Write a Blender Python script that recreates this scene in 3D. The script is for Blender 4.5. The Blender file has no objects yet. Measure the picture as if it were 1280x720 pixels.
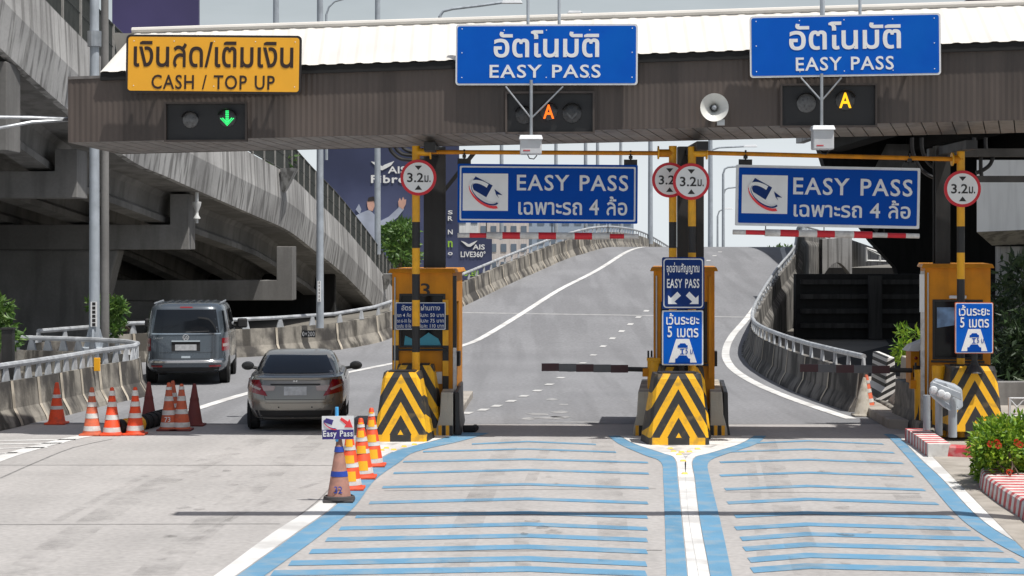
import bpy, bmesh, math, random
from mathutils import Vector, Matrix
random.seed(7)
S = bpy.context.scene
COL = S.collection
R = math.radians
F = 2400.0          # focal length of the photograph in its own pixels (1280 wide)
CZ = 3.15           # camera height
HY = 308.0          # row of the horizon

# ------------------------------------------------------------------ camera, sky, sun
cam = bpy.data.cameras.new('camera')
cam.sensor_width = 36; cam.lens = F / 1280 * 36
cam.shift_y = -(360 - HY) / 1280
cam.clip_start = .1; cam.clip_end = 3000
co = bpy.data.objects.new('camera', cam); COL.objects.link(co)
co.location = (0, 0, CZ); co.rotation_euler = (R(90), 0, 0)
S.camera = co

SUN_EL = 68; SUN_AZ = math.atan2(.80, -.60)      # azimuth from +Y towards +X
w = bpy.data.worlds.new('World'); S.world = w; w.use_nodes = True
nt = w.node_tree; bg = nt.nodes['Background']
sky = nt.nodes.new('ShaderNodeTexSky'); sky.sky_type = 'NISHITA'; sky.sun_disc = False
sky.sun_elevation = R(SUN_EL); sky.sun_rotation = SUN_AZ; sky.dust_density = 4; sky.air_density = 1.2
tc = nt.nodes.new('ShaderNodeTexCoord'); mp = nt.nodes.new('ShaderNodeMapping')
mp.inputs['Scale'].default_value = (2.2, 2.2, 9)
nz = nt.nodes.new('ShaderNodeTexNoise'); nz.inputs['Scale'].default_value = 1.6; nz.inputs['Detail'].default_value = 7
nz.inputs['Roughness'].default_value = .6
cr = nt.nodes.new('ShaderNodeValToRGB'); cr.color_ramp.elements[0].position = .40; cr.color_ramp.elements[1].position = .62
cr.color_ramp.elements[0].color = (.72, .72, .72, 1); cr.color_ramp.elements[1].color = (.95, .95, .95, 1)
mx = nt.nodes.new('ShaderNodeMix'); mx.data_type = 'RGBA'
mx.inputs[7].default_value = (8.6, 9.4, 9.9, 1)
nt.links.new(tc.outputs['Generated'], mp.inputs[0]); nt.links.new(mp.outputs[0], nz.inputs['Vector'])
sxyz = nt.nodes.new('ShaderNodeSeparateXYZ'); nt.links.new(tc.outputs['Generated'], sxyz.inputs[0])
hz_ = nt.nodes.new('ShaderNodeMapRange'); hz_.inputs[1].default_value = .05; hz_.inputs[2].default_value = .42
hz_.inputs[3].default_value = 1.0; hz_.inputs[4].default_value = .05; nt.links.new(sxyz.outputs[2], hz_.inputs[0])
mu_ = nt.nodes.new('ShaderNodeMath'); mu_.operation = 'MULTIPLY'
nt.links.new(nz.outputs[0], cr.inputs[0]); nt.links.new(cr.outputs[0], mu_.inputs[0]); nt.links.new(hz_.outputs[0], mu_.inputs[1])
nt.links.new(mu_.outputs[0], mx.inputs[0])
nt.links.new(sky.outputs[0], mx.inputs[6])
hb_ = nt.nodes.new('ShaderNodeMapRange'); hb_.interpolation_type = 'SMOOTHSTEP'; hb_.inputs[1].default_value = .02; hb_.inputs[2].default_value = .13
hb_.inputs[3].default_value = .9; hb_.inputs[4].default_value = 0; nt.links.new(sxyz.outputs[2], hb_.inputs[0])
mh_ = nt.nodes.new('ShaderNodeMix'); mh_.data_type = 'RGBA'; mh_.inputs[7].default_value = (10.6, 11.3, 11.7, 1)
nt.links.new(hb_.outputs[0], mh_.inputs[0]); nt.links.new(mx.outputs[2], mh_.inputs[6]); nt.links.new(mh_.outputs[2], bg.inputs[0])
bg.inputs[1].default_value = .078
sl = bpy.data.lights.new('sun', 'SUN'); sl.energy = 4.9; sl.angle = R(.5); sl.color = (1, .97, .925)
so = bpy.data.objects.new('sun', sl); COL.objects.link(so)
sd = Vector((math.sin(SUN_AZ) * math.cos(R(SUN_EL)), math.cos(SUN_AZ) * math.cos(R(SUN_EL)), math.sin(R(SUN_EL))))
so.rotation_euler = sd.to_track_quat('Z', 'Y').to_euler(); so.location = sd * 60
S.view_settings.view_transform = 'Standard'; S.view_settings.look = 'None'
S.view_settings.gamma = 1; S.view_settings.exposure = -0.05
S.cycles.max_bounces = 6

# ------------------------------------------------------------------ geometry of the place
def P(px, py, Y): return Vector(((px - 640) * Y / F, Y, CZ - (py - HY) * Y / F))
def G(px, py, z=0.0): return P(px, py, (CZ - z) * F / (py - HY))
def ss(t): t = max(0, min(1, t)); return t * t * (3 - 2 * t)
def gz(Y):            # height of the road: flat, then a ramp over a crest
    s = .0855
    def I(a, b, Y):   # integral of a linear ease 0..1 between a and b
        if Y <= a: return 0
        if Y >= b: return (b - a) / 2 + (Y - b)
        return (Y - a) ** 2 / (2 * (b - a))
    return s * (I(54, 60, Y) - I(88, 99, Y)) - .06 * I(104, 124, Y)
def RD(px, py, lo=20, hi=100):
    best = None
    Y = lo
    prev = None
    while Y < hi:
        d = P(px, py, Y).z - gz(Y)
        if d <= 0: break
        Y += .1
    p = P(px, py, Y); p.z = gz(Y); return p

# ------------------------------------------------------------------ helpers
class MB:
    def __init__(s): s.v = []; s.f = []; s.m = []
    def add(s, vs, fs, mi=0):
        o = len(s.v); s.v += [tuple(v) for v in vs]
        s.f += [tuple(i + o for i in f) for f in fs]; s.m += [mi] * len(fs)
        return s
    def box(s, a, b, mi=0, M=None):
        x0, y0, z0 = a; x1, y1, z1 = b
        vs = [Vector(p) for p in ((x0,y0,z0),(x1,y0,z0),(x1,y1,z0),(x0,y1,z0),(x0,y0,z1),(x1,y0,z1),(x1,y1,z1),(x0,y1,z1))]
        if M: vs = [M @ v for v in vs]
        return s.add(vs, [(0,3,2,1),(4,5,6,7),(0,1,5,4),(1,2,6,5),(2,3,7,6),(3,0,4,7)], mi)
    def hexa(s, vs, mi=0):   # 8 corners, bottom ring then top ring
        return s.add(vs, [(0,3,2,1),(4,5,6,7),(0,1,5,4),(1,2,6,5),(2,3,7,6),(3,0,4,7)], mi)
    def tube(s, pts, r, n=8, mi=0, caps=True, r1=None):
        pts = [Vector(p) for p in pts]; rings = []
        up = None
        for i, p in enumerate(pts):
            t = (pts[min(i + 1, len(pts) - 1)] - pts[max(i - 1, 0)]).normalized()
            if up is None:
                up = Vector((0, 0, 1)) if abs(t.z) < .9 else Vector((0, 1, 0))
            a = t.cross(up).normalized(); b = a.cross(t).normalized(); up = b
            rr = r if r1 is None else r + (r1 - r) * i / (len(pts) - 1)
            rings.append([p + (a * math.cos(2 * math.pi * k / n) + b * math.sin(2 * math.pi * k / n)) * rr for k in range(n)])
        vs = [v for rg in rings for v in rg]; fs = []
        for i in range(len(pts) - 1):
            for k in range(n):
                k2 = (k + 1) % n
                fs.append((i*n+k, i*n+k2, (i+1)*n+k2, (i+1)*n+k))
        if caps: fs += [tuple(range(n - 1, -1, -1)), tuple(range((len(pts)-1)*n, len(pts)*n))]
        return s.add(vs, fs, mi)
    def lathe(s, prof, n=24, c=(0,0,0), mi=0, caps=True, axis='Z'):
        c = Vector(c); vs = []
        for r, z in prof:
            for k in range(n):
                a = 2 * math.pi * k / n
                if axis == 'Z': vs.append(c + Vector((r*math.cos(a), r*math.sin(a), z)))
                elif axis == 'Y': vs.append(c + Vector((r*math.cos(a), z, r*math.sin(a))))
                else: vs.append(c + Vector((z, r*math.cos(a), r*math.sin(a))))
        fs = []
        for i in range(len(prof) - 1):
            for k in range(n):
                k2 = (k + 1) % n; fs.append((i*n+k, i*n+k2, (i+1)*n+k2, (i+1)*n+k))
        if caps: fs += [tuple(range(n-1,-1,-1)), tuple(range((len(prof)-1)*n, len(prof)*n))]
        return s.add(vs, fs, mi)
    def prism(s, pts, y0, y1, mi=0):      # outline in x,z, thickness along y
        n = len(pts)
        vs = [Vector((x, y0, z)) for x, z in pts] + [Vector((x, y1, z)) for x, z in pts]
        fs = [tuple(range(n)), tuple(range(2*n-1, n-1, -1))]
        fs += [(i, i + n, (i+1) % n + n, (i+1) % n) for i in range(n)]
        return s.add(vs, fs, mi)
    def sheet(s, rows, mi=0):
        m = len(rows[0]); vs = [p for r in rows for p in r]; fs = []
        for i in range(len(rows)-1):
            for k in range(m-1): fs.append((i*m+k, i*m+k+1, (i+1)*m+k+1, (i+1)*m+k))
        return s.add(vs, fs, mi)
    def build(s, name, mats, parent=None, smooth=False, loc=None, rot=None, bevel=0, angle=35, normals=True):
        me = bpy.data.meshes.new(name); me.from_pydata(s.v, [], s.f); me.update()
        if not isinstance(mats, (list, tuple)): mats = [mats]
        for m in mats: me.materials.append(m)
        for p, i in zip(me.polygons, s.m): p.material_index = i
        if normals:
            bm = bmesh.new(); bm.from_mesh(me); bmesh.ops.recalc_face_normals(bm, faces=bm.faces)
            bm.to_mesh(me); bm.free()
        if smooth:
            for p in me.polygons: p.use_smooth = True
            me.set_sharp_from_angle(angle=R(angle))
        o = bpy.data.objects.new(name, me); COL.objects.link(o)
        if parent: o.parent = parent
        if loc is not None: o.location = loc
        if rot is not None: o.rotation_euler = rot
        if bevel:
            b = o.modifiers.new('bevel', 'BEVEL'); b.width = bevel; b.segments = 2; b.limit_method = 'ANGLE'; b.angle_limit = R(40)
        return o

def tag(o, label=None, cat=None, group=None, kind=None):
    if label: o['label'] = label
    if cat: o['category'] = cat
    if group: o['group'] = group
    if kind: o['kind'] = kind
    return o
def thing(name, label, cat, loc=(0,0,0), rot=(0,0,0), group=None):
    o = bpy.data.objects.new(name, None); COL.objects.link(o); o.empty_display_size = .2
    o.location = loc; o.rotation_euler = rot
    return tag(o, label, cat, group)
def struct(o): o['kind'] = 'structure'; return o

def pbr(name, col, rough=.6, metal=0, var=.15, scale=3.0, bump=0.0, streak=0.0, spec=.5, dirt=None, detail=5, coords='Object', stretch=(5,5,.5), emit=0, coat=0, grain=0, orand=0):
    m = bpy.data.materials.new(name); m.use_nodes = True; t = m.node_tree; N = t.nodes; L = t.links
    b = N['Principled BSDF']; b.inputs['Roughness'].default_value = rough; b.inputs['Metallic'].default_value = metal
    b.inputs['Specular IOR Level'].default_value = spec; b.inputs['Coat Weight'].default_value = coat
    c = (*col, 1)
    if emit:
        b.inputs['Base Color'].default_value = c
        b.inputs['Emission Color'].default_value = c; b.inputs['Emission Strength'].default_value = emit; return m
    tcn = N.new('ShaderNodeTexCoord')
    def noise(sc, vec=None, det=detail):
        n = N.new('ShaderNodeTexNoise'); n.inputs['Scale'].default_value = sc; n.inputs['Detail'].default_value = det
        L.new(vec or tcn.outputs[coords], n.inputs['Vector']); return n
    cur = None
    if var:
        n = noise(scale); mr = N.new('ShaderNodeMapRange'); mr.inputs[1].default_value = .3; mr.inputs[2].default_value = .7
        mr.inputs[3].default_value = 1 - var; mr.inputs[4].default_value = 1 + var; L.new(n.outputs[0], mr.inputs[0])
        mm = N.new('ShaderNodeVectorMath'); mm.operation = 'SCALE'; mm.inputs[0].default_value = col
        L.new(mr.outputs[0], mm.inputs['Scale']); cur = mm.outputs[0]
        r = N.new('ShaderNodeMapRange'); r.inputs[1].default_value = .3; r.inputs[2].default_value = .7
        r.inputs[3].default_value = max(.03, rough - .12); r.inputs[4].default_value = min(1, rough + .12)
        L.new(n.outputs[0], r.inputs[0]); L.new(r.outputs[0], b.inputs['Roughness'])
    def mixin(fac, c2, amt):
        nonlocal cur
        k = N.new('ShaderNodeMix'); k.data_type = 'RGBA'
        ma = N.new('ShaderNodeMath'); ma.operation = 'MULTIPLY'; ma.inputs[1].default_value = amt; L.new(fac, ma.inputs[0])
        L.new(ma.outputs[0], k.inputs[0])
        if cur: L.new(cur, k.inputs[6])
        else: k.inputs[6].default_value = c
        k.inputs[7].default_value = (*c2, 1); cur = k.outputs[2]
    def ramp(src, a, bb):
        q = N.new('ShaderNodeMapRange'); q.inputs[1].default_value = a; q.inputs[2].default_value = bb; L.new(src, q.inputs[0]); return q.outputs[0]
    if streak:
        q = N.new('ShaderNodeMapping'); q.inputs['Scale'].default_value = stretch; L.new(tcn.outputs[coords], q.inputs[0])
        n = noise(1.0, q.outputs[0], 6); mixin(ramp(n.outputs[0], .47, .60), (col[0]*.16, col[1]*.155, col[2]*.15), streak)
    if dirt:
        n = noise(dirt[0], None, 8); mixin(ramp(n.outputs[0], .47, .63), dirt[1], dirt[2])
    def scale_by(val):
        nonlocal cur
        mm = N.new('ShaderNodeVectorMath'); mm.operation = 'SCALE'; L.new(cur, mm.inputs[0]); L.new(val, mm.inputs['Scale']); cur = mm.outputs[0]
    if grain and cur:
        n = noise(13, None, 6); q = N.new('ShaderNodeMapRange'); q.inputs[1].default_value = .3; q.inputs[2].default_value = .7; q.inputs[3].default_value = 1-grain; q.inputs[4].default_value = 1+grain
        L.new(n.outputs[0], q.inputs[0]); scale_by(q.outputs[0])
    if orand and cur:
        oi = N.new('ShaderNodeObjectInfo'); q = N.new('ShaderNodeMapRange'); q.inputs[3].default_value = 1-orand; q.inputs[4].default_value = 1+orand
        L.new(oi.outputs['Random'], q.inputs[0]); scale_by(q.outputs[0])
    if cur: L.new(cur, b.inputs['Base Color'])
    else: b.inputs['Base Color'].default_value = c
    if bump:
        n = noise(scale * 14, None, 4); bp = N.new('ShaderNodeBump'); bp.inputs['Strength'].default_value = bump; bp.inputs['Distance'].default_value = .02
        L.new(n.outputs[0], bp.inputs['Height']); L.new(bp.outputs[0], b.inputs['Normal'])
    return m

# ------------------------------------------------------------------ materials
M = {}
M['concrete'] = pbr('road_concrete', (.385,.37,.358), .9, grain=.11, streak=.07, stretch=(1.7,.07,1), var=.06, scale=.35, bump=.5, dirt=(.8,(.31,.30,.29),.4), spec=.25)
M['asphalt'] = pbr('asphalt', (.225,.228,.238), .9, grain=.15, streak=.18, stretch=(1.5,.05,1), var=.08, scale=.30, bump=.5, dirt=(.25,(.19,.192,.20),.5), spec=.25)
M['earth'] = pbr('earth', (.16,.15,.13), .95, var=.25, scale=.3)
M['paving'] = pbr('paving', (.36,.33,.29), .9, var=.12, scale=1.5, bump=.3, dirt=(2,(.2,.18,.15),.5))
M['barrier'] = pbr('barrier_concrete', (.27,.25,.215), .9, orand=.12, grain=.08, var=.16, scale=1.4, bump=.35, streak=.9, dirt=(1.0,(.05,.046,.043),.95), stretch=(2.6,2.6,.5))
M['barrier_dark'] = pbr('dark_barrier_concrete', (.19,.18,.165), .9, orand=.12, grain=.08, var=.16, scale=1.4, bump=.35, streak=.9, dirt=(1.0,(.045,.043,.04),.95), stretch=(2.6,2.6,.5))  # darker copy of the barrier concrete: overpass shade in the base colour, stains besides
M['mortar'] = pbr('pale_mortar', (.48,.43,.35), .9, var=.15, scale=4, dirt=(3,(.2,.17,.13),.5))
M['barrier_clean'] = pbr('pale_concrete', (.44,.41,.35), .9, var=.12, scale=2, bump=.3, streak=.5)
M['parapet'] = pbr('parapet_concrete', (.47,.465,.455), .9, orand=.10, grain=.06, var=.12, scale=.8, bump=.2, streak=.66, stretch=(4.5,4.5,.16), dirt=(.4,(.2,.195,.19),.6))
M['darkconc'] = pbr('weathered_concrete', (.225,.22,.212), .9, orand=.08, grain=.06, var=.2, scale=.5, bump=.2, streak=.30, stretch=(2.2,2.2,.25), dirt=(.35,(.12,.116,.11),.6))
M['soot'] = pbr('sooty_concrete', (.013,.0125,.012), .95, var=.3, scale=.5, streak=.4)  # near-black base: the shade under the bridges is put into the colour
M['fascia'] = pbr('brown_sheet', (.088,.069,.059), .5, orand=.16, var=.10, scale=.9, streak=.35, stretch=(2.2,2.2,.15))
M['soffit'] = pbr('soffit_plank', (.20,.185,.175), .55, var=.15, scale=1.2, streak=.3)
M['black'] = pbr('black_paint', (.018,.018,.019), .5, var=.2, scale=5)
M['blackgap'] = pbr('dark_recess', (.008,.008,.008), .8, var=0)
M['roof'] = pbr('white_roof_sheet', (.66,.635,.59), .6, spec=.15, var=.05, scale=1.5, dirt=(1.2,(.62,.6,.56),.3))
M['steel'] = pbr('galvanised_steel', (.42,.44,.46), .42, .75, var=.12, scale=6)
M['steelpaint'] = pbr('grey_painted_steel', (.40,.44,.48), .5, .1, var=.12, scale=4, streak=.2)
M['rail'] = pbr('rail_steel', (.50,.52,.54), .5, .3, var=.15, scale=4, streak=.25)
M['darksteel'] = pbr('dark_steel', (.03,.029,.028), .55, .2, var=.3, scale=3, streak=.3)
M['yellow'] = pbr('yellow_paint', (.86,.42,.01), .45, var=.07, scale=4, dirt=(5,(.45,.22,.03),.3))
M['orange'] = pbr('orange_booth_paint', (.64,.245,.012), .5, spec=.25, var=.10, scale=3, streak=.16, dirt=(2.2,(.36,.14,.02),.35))
M['signblue'] = pbr('blue_sign_sheet', (.0,.095,.50), .5, var=.05, scale=2, dirt=(1.5,(.0,.12,.52),.5), spec=.15)
M['signblue2'] = pbr('deep_blue_sign_sheet', (.0,.062,.36), .5, var=.06, scale=2, spec=.12)
M['navy'] = pbr('navy_sign_sheet', (.008,.032,.15), .5, var=.1, scale=2, spec=.15)
M['signyellow'] = pbr('amber_sign_sheet', (.90,.43,.025), .4, var=.04, scale=2)
M['white'] = pbr('white_reflective', (.80,.80,.79), .5, var=.04, scale=4)
M['lettering'] = pbr('silver_lettering', (.70,.71,.72), .4, var=.06, scale=9)
M['ink'] = pbr('black_lettering', (.02,.016,.016), .45, var=0)
M['brownink'] = pbr('dark_brown_lettering', (.030,.015,.010), .45, var=0)
M['red'] = pbr('red_paint', (.62,.016,.03), .45, var=.1, scale=5)
M['redfade'] = pbr('worn_red_paint', (.50,.05,.06), .6, var=.2, scale=8, dirt=(7,(.6,.45,.42),.4))
M['whitefade'] = pbr('worn_white_paint', (.68,.66,.63), .7, var=.1, scale=8, dirt=(6,(.35,.32,.29),.5))
M['markwhite'] = pbr('marking_white', (.66,.66,.645), .85, streak=.12, stretch=(1.3,.06,1), var=.05, scale=2, bump=.3, dirt=(1.6,(.42,.41,.40),.7), spec=.25)
M['markblue'] = pbr('marking_blue', (.125,.275,.415), .85, streak=.10, stretch=(1.3,.06,1), var=.07, scale=2, bump=.3, dirt=(3.2,(.24,.31,.36),.6), spec=.25)
def stainmat(name, col, lo, hi, sc, amt):
    m = bpy.data.materials.new(name); m.use_nodes = True; t = m.node_tree; b = t.nodes['Principled BSDF']; b.inputs['Base Color'].default_value = (*col, 1); b.inputs['Roughness'].default_value = .9
    tcn = t.nodes.new('ShaderNodeTexCoord'); n = t.nodes.new('ShaderNodeTexNoise'); n.inputs['Scale'].default_value = sc; n.inputs['Detail'].default_value = 8; n.inputs['Roughness'].default_value = .65
    q = t.nodes.new('ShaderNodeMapRange'); q.inputs[1].default_value = lo; q.inputs[2].default_value = hi; q.inputs[4].default_value = amt
    t.links.new(tcn.outputs['Object'], n.inputs['Vector']); t.links.new(n.outputs[0], q.inputs[0]); t.links.new(q.outputs[0], b.inputs['Alpha']); return m
M['tyrestain'] = stainmat('tyre_stain', (.13,.125,.12), .46, .78, 1.3, .32)
M['oil'] = stainmat('oil_stain', (.07,.066,.06), .44, .66, 5, .45)
M['jointfade'] = pbr('faded_joint', (.33,.33,.33), .9, var=.2, scale=5)
M['markfade'] = pbr('faded_marking', (.50,.50,.49), .85, var=.12, scale=3)
M['tar'] = pbr('tar_seam', (.20,.195,.19), .9, var=.2, scale=6)
M['conered'] = pbr('orange_red_rubber', (.82,.075,.015), .6, var=.10, scale=8, dirt=(7,(.33,.07,.04),.6))
M['conebrown'] = pbr('faded_brown_rubber', (.33,.16,.12), .7, var=.15, scale=9, dirt=(8,(.12,.08,.07),.4))
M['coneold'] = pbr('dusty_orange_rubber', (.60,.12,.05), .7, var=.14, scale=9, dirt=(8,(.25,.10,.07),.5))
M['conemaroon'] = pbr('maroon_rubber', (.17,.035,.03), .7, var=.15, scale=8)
M['conewhite'] = pbr('dirty_white_rubber', (.45,.42,.36), .8, var=.15, scale=8, dirt=(7,(.2,.17,.12),.6))
M['coneyellow'] = pbr('amber_reflective', (.95,.46,.02), .4, var=.05, scale=6)
M['conebase'] = pbr('dark_rubber', (.05,.045,.045), .8, var=.25, scale=8)
M['coneblue'] = pbr('blue_tape', (.02,.06,.36), .5, var=.1, scale=8)
M['sticklight'] = pbr('sky_blue_pipe', (.08,.42,.80), .4, var=.05)
M['purple'] = pbr('purple_print', (.045,.03,.20), .5, var=.05)
M['printred'] = pbr('red_print', (.85,.05,.06), .5, var=.04)
M['glass'] = pbr('dark_glass', (.010,.012,.015), .05, var=0, spec=.5)
M['boothglass'] = pbr('booth_glass', (.012,.014,.017), .10, var=0, spec=.3)
M['rubber'] = pbr('tyre_rubber', (.016,.016,.016), .85, var=.2, scale=10)
M['sedan'] = pbr('champagne_car_paint', (.27,.26,.235), .30, .5, var=.02, scale=1, coat=.7)
M['van'] = pbr('slate_blue_car_paint', (.095,.116,.138), .26, .45, var=.02, scale=1, coat=.8)
M['chrome'] = pbr('chrome', (.72,.74,.76), .16, 1, var=0)
M['taillight'] = pbr('red_lens', (.22,.006,.012), .15, var=0, coat=.6)
M['lens'] = pbr('clear_lens', (.40,.33,.31), .15, var=0, coat=.6)
M['plate'] = pbr('pale_number_plate', (.42,.43,.44), .5, var=.2, scale=14)
M['underbody'] = pbr('underbody_plastic', (.02,.02,.021), .8, var=.2)
M['greybox'] = pbr('grey_housing', (.55,.56,.57), .5, var=.08, scale=5)
M['hornwhite'] = pbr('horn_paint', (.66,.66,.62), .45, var=.08, scale=6)
M['palebldg'] = pbr('pale_wall', (.66,.60,.56), .85, var=.06, scale=.2, streak=.15)
M['bluebldg'] = pbr('grey_blue_wall', (.34,.41,.50), .6, var=.08, scale=.2)
M['whitewall'] = pbr('white_panel', (.74,.75,.74), .6, var=.05, scale=.8, streak=.12)
M['bill'] = pbr('billboard_print', (.045,.055,.12), .5, var=.45, scale=.10, dirt=(.05,(.12,.14,.25),.6))
M['billpurple'] = pbr('plum_billboard_print', (.055,.045,.13), .5, var=.3, scale=.15)
M['billgreen'] = pbr('lime_print', (.35,.60,.06), .5, var=.1)
M['skin'] = pbr('printed_skin', (.62,.36,.28), .6, var=.15, scale=1)
M['shirt'] = pbr('printed_shirt', (.42,.46,.56), .6, var=.2, scale=.6)
M['hair'] = pbr('printed_hair', (.03,.025,.025), .6, var=.1)
M['bark'] = pbr('bark', (.11,.08,.055), .9, var=.3, scale=6)
M['mesh'] = pbr('railing_bar', (.06,.065,.06), .6, .2, var=.2, scale=4)
M['railpost'] = pbr('weathered_post', (.30,.29,.27), .7, .1, var=.2, scale=4)
M['stripeblack'] = pbr('stripe_black', (.02,.02,.02), .6, var=.1)
M['ledgreen'] = pbr('green_led', (.05,1,.25), emit=.9)
M['ledorange'] = pbr('orange_led', (1,.16,.01), emit=1.4)
M['ledamber'] = pbr('amber_led', (1,.50,.01), emit=1.3)
M['dimlens'] = pbr('unlit_lens', (.05,.05,.052), .3, var=.3, scale=20)
M['dimlens2'] = pbr('pale_unlit_lens', (.12,.12,.12), .35, var=.4, scale=20)
M['flower'] = pbr('red_flower', (.60,.05,.015), .6, var=.2, scale=20)
M['interior'] = pbr('booth_interior', (.10,.12,.13), .7, var=.3, scale=3)
M['cyan'] = pbr('turquoise_plastic', (.05,.30,.40), .5, var=.1)
M['lightgrey'] = pbr('light_grey_plastic', (.6,.62,.64), .5, var=.06)

def leafmat(name, cols):
    m = bpy.data.materials.new(name); m.use_nodes = True; t = m.node_tree; b = t.nodes['Principled BSDF']
    g = t.nodes.new('ShaderNodeNewGeometry'); r = t.nodes.new('ShaderNodeValToRGB')
    r.color_ramp.elements[0].color = (*cols[0], 1); r.color_ramp.elements[1].color = (*cols[-1], 1)
    for i, c in enumerate(cols[1:-1]):
        e = r.color_ramp.elements.new((i + 1) / (len(cols) - 1)); e.color = (*c, 1)
    t.links.new(g.outputs['Random Per Island'], r.inputs[0]); t.links.new(r.outputs[0], b.inputs['Base Color'])
    b.inputs['Roughness'].default_value = .5
    b.inputs['Subsurface Weight'].default_value = 0
    tr = t.nodes.new('ShaderNodeBsdfTranslucent'); t.links.new(r.outputs[0], tr.inputs[0])
    mx = t.nodes.new('ShaderNodeMixShader'); mx.inputs[0].default_value = .3
    t.links.new(b.outputs[0], mx.inputs[1]); t.links.new(tr.outputs[0], mx.inputs[2])
    t.links.new(mx.outputs[0], t.nodes['Material Output'].inputs[0]); return m
M['leafdark'] = leafmat('dark_leaf', [(.015,.03,.012), (.03,.06,.02), (.05,.09,.03)])
M['leafmid'] = leafmat('mid_leaf', [(.04,.10,.02), (.09,.18,.035), (.15,.25,.05)])
M['leafbright'] = leafmat('bright_leaf', [(.05,.13,.015), (.18,.33,.02), (.34,.46,.04)])

def chevron_mat(H, mode='up'):
    m = bpy.data.materials.new('chevron_paint'); m.use_nodes = True; t = m.node_tree; N = t.nodes; L = t.links
    b = N['Principled BSDF']; b.inputs['Roughness'].default_value = .5
    tcn = N.new('ShaderNodeTexCoord'); sp = N.new('ShaderNodeSeparateXYZ'); L.new(tcn.outputs['Object'], sp.inputs[0])
    def ma(op, a, bv=None):
        n = N.new('ShaderNodeMath'); n.operation = op
        for i, x in enumerate((a, bv)):
            if x is None: continue
            if isinstance(x, (int, float)): n.inputs[i].default_value = x
            else: L.new(x, n.inputs[i])
        return n.outputs[0]
    ax = ma('ABSOLUTE', sp.outputs[0]); zz = sp.outputs[2]
    v = ma('ADD', ma('MULTIPLY', ax, 1.75), zz)
    v = ma('DIVIDE', ma('SUBTRACT', v, .79 * H), .40 * H)
    fr = ma('SUBTRACT', v, ma('FLOOR', v))
    yel = ma('LESS_THAN', fr, .47)
    low = ma('LESS_THAN', zz, .105 * H)                       # bottom row: yellow outer blocks, black middle
    blk = ma('MULTIPLY', ma('GREATER_THAN', ax, .17), ma('LESS_THAN', ax, .42))
    yel = ma('ADD', ma('MULTIPLY', yel, ma('SUBTRACT', 1, low)), ma('MULTIPLY', low, blk))
    nz = N.new('ShaderNodeTexNoise'); nz.inputs['Scale'].default_value = 6; nz.inputs['Detail'].default_value = 6; L.new(tcn.outputs['Object'], nz.inputs[0])
    k = N.new('ShaderNodeMix'); k.data_type = 'RGBA'; L.new(yel, k.inputs[0]); k.inputs[6].default_value = (.030,.029,.028,1); k.inputs[7].default_value = (.90,.47,.012,1)
    k2 = N.new('ShaderNodeMix'); k2.data_type = 'RGBA'; q = N.new('ShaderNodeMapRange'); q.inputs[1].default_value = .52; q.inputs[2].default_value = .66; q.inputs[4].default_value = .42
    L.new(nz.outputs[0], q.inputs[0]); L.new(q.outputs[0], k2.inputs[0]); L.new(k.outputs[2], k2.inputs[6]); k2.inputs[7].default_value = (.20,.14,.06,1)
    L.new(k2.outputs[2], b.inputs['Base Color']); return m

# ------------------------------------------------------------------ writing
TXT = {}
def glyphs(s, off):
    c = bpy.data.curves.new('t', 'FONT'); c.body = s; c.size = 1; c.offset = off*.45; c.resolution_u = 3
    c.space_character = 1.12 if s.isascii() and len(s) > 3 else 1.0; c.space_word = 1.15
    o = bpy.data.objects.new('t', c); COL.objects.link(o)
    dg = bpy.context.evaluated_depsgraph_get(); dg.update()
    me = bpy.data.meshes.new_from_object(o.evaluated_get(dg))
    bpy.data.objects.remove(o); bpy.data.curves.remove(c)
    vs = [v.co.copy() for v in me.vertices]; fs = [tuple(p.vertices) for p in me.polygons]; bpy.data.meshes.remove(me)
    return vs, fs
def bbox(vs): return min(v.x for v in vs), max(v.x for v in vs), min(v.y for v in vs), max(v.y for v in vs)
STROKES = {'\u0e25': [[(.10,.86),(.34,.97),(.62,.93),(.84,.76),(.87,.50),(.87,.24),(.87,0)], [(.84,.56),(.52,.60),(.24,.50),(.12,.30),(.15,.13),(.26,.06)]],
           '\u0e2a': [[(.10,.86),(.34,.97),(.62,.93),(.84,.76),(.87,.50),(.87,.24),(.87,0)], [(.84,.56),(.52,.60),(.24,.50),(.12,.30),(.15,.13),(.26,.06)], [(.62,.86),(.84,.98),(.97,1.14)]]}
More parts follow.
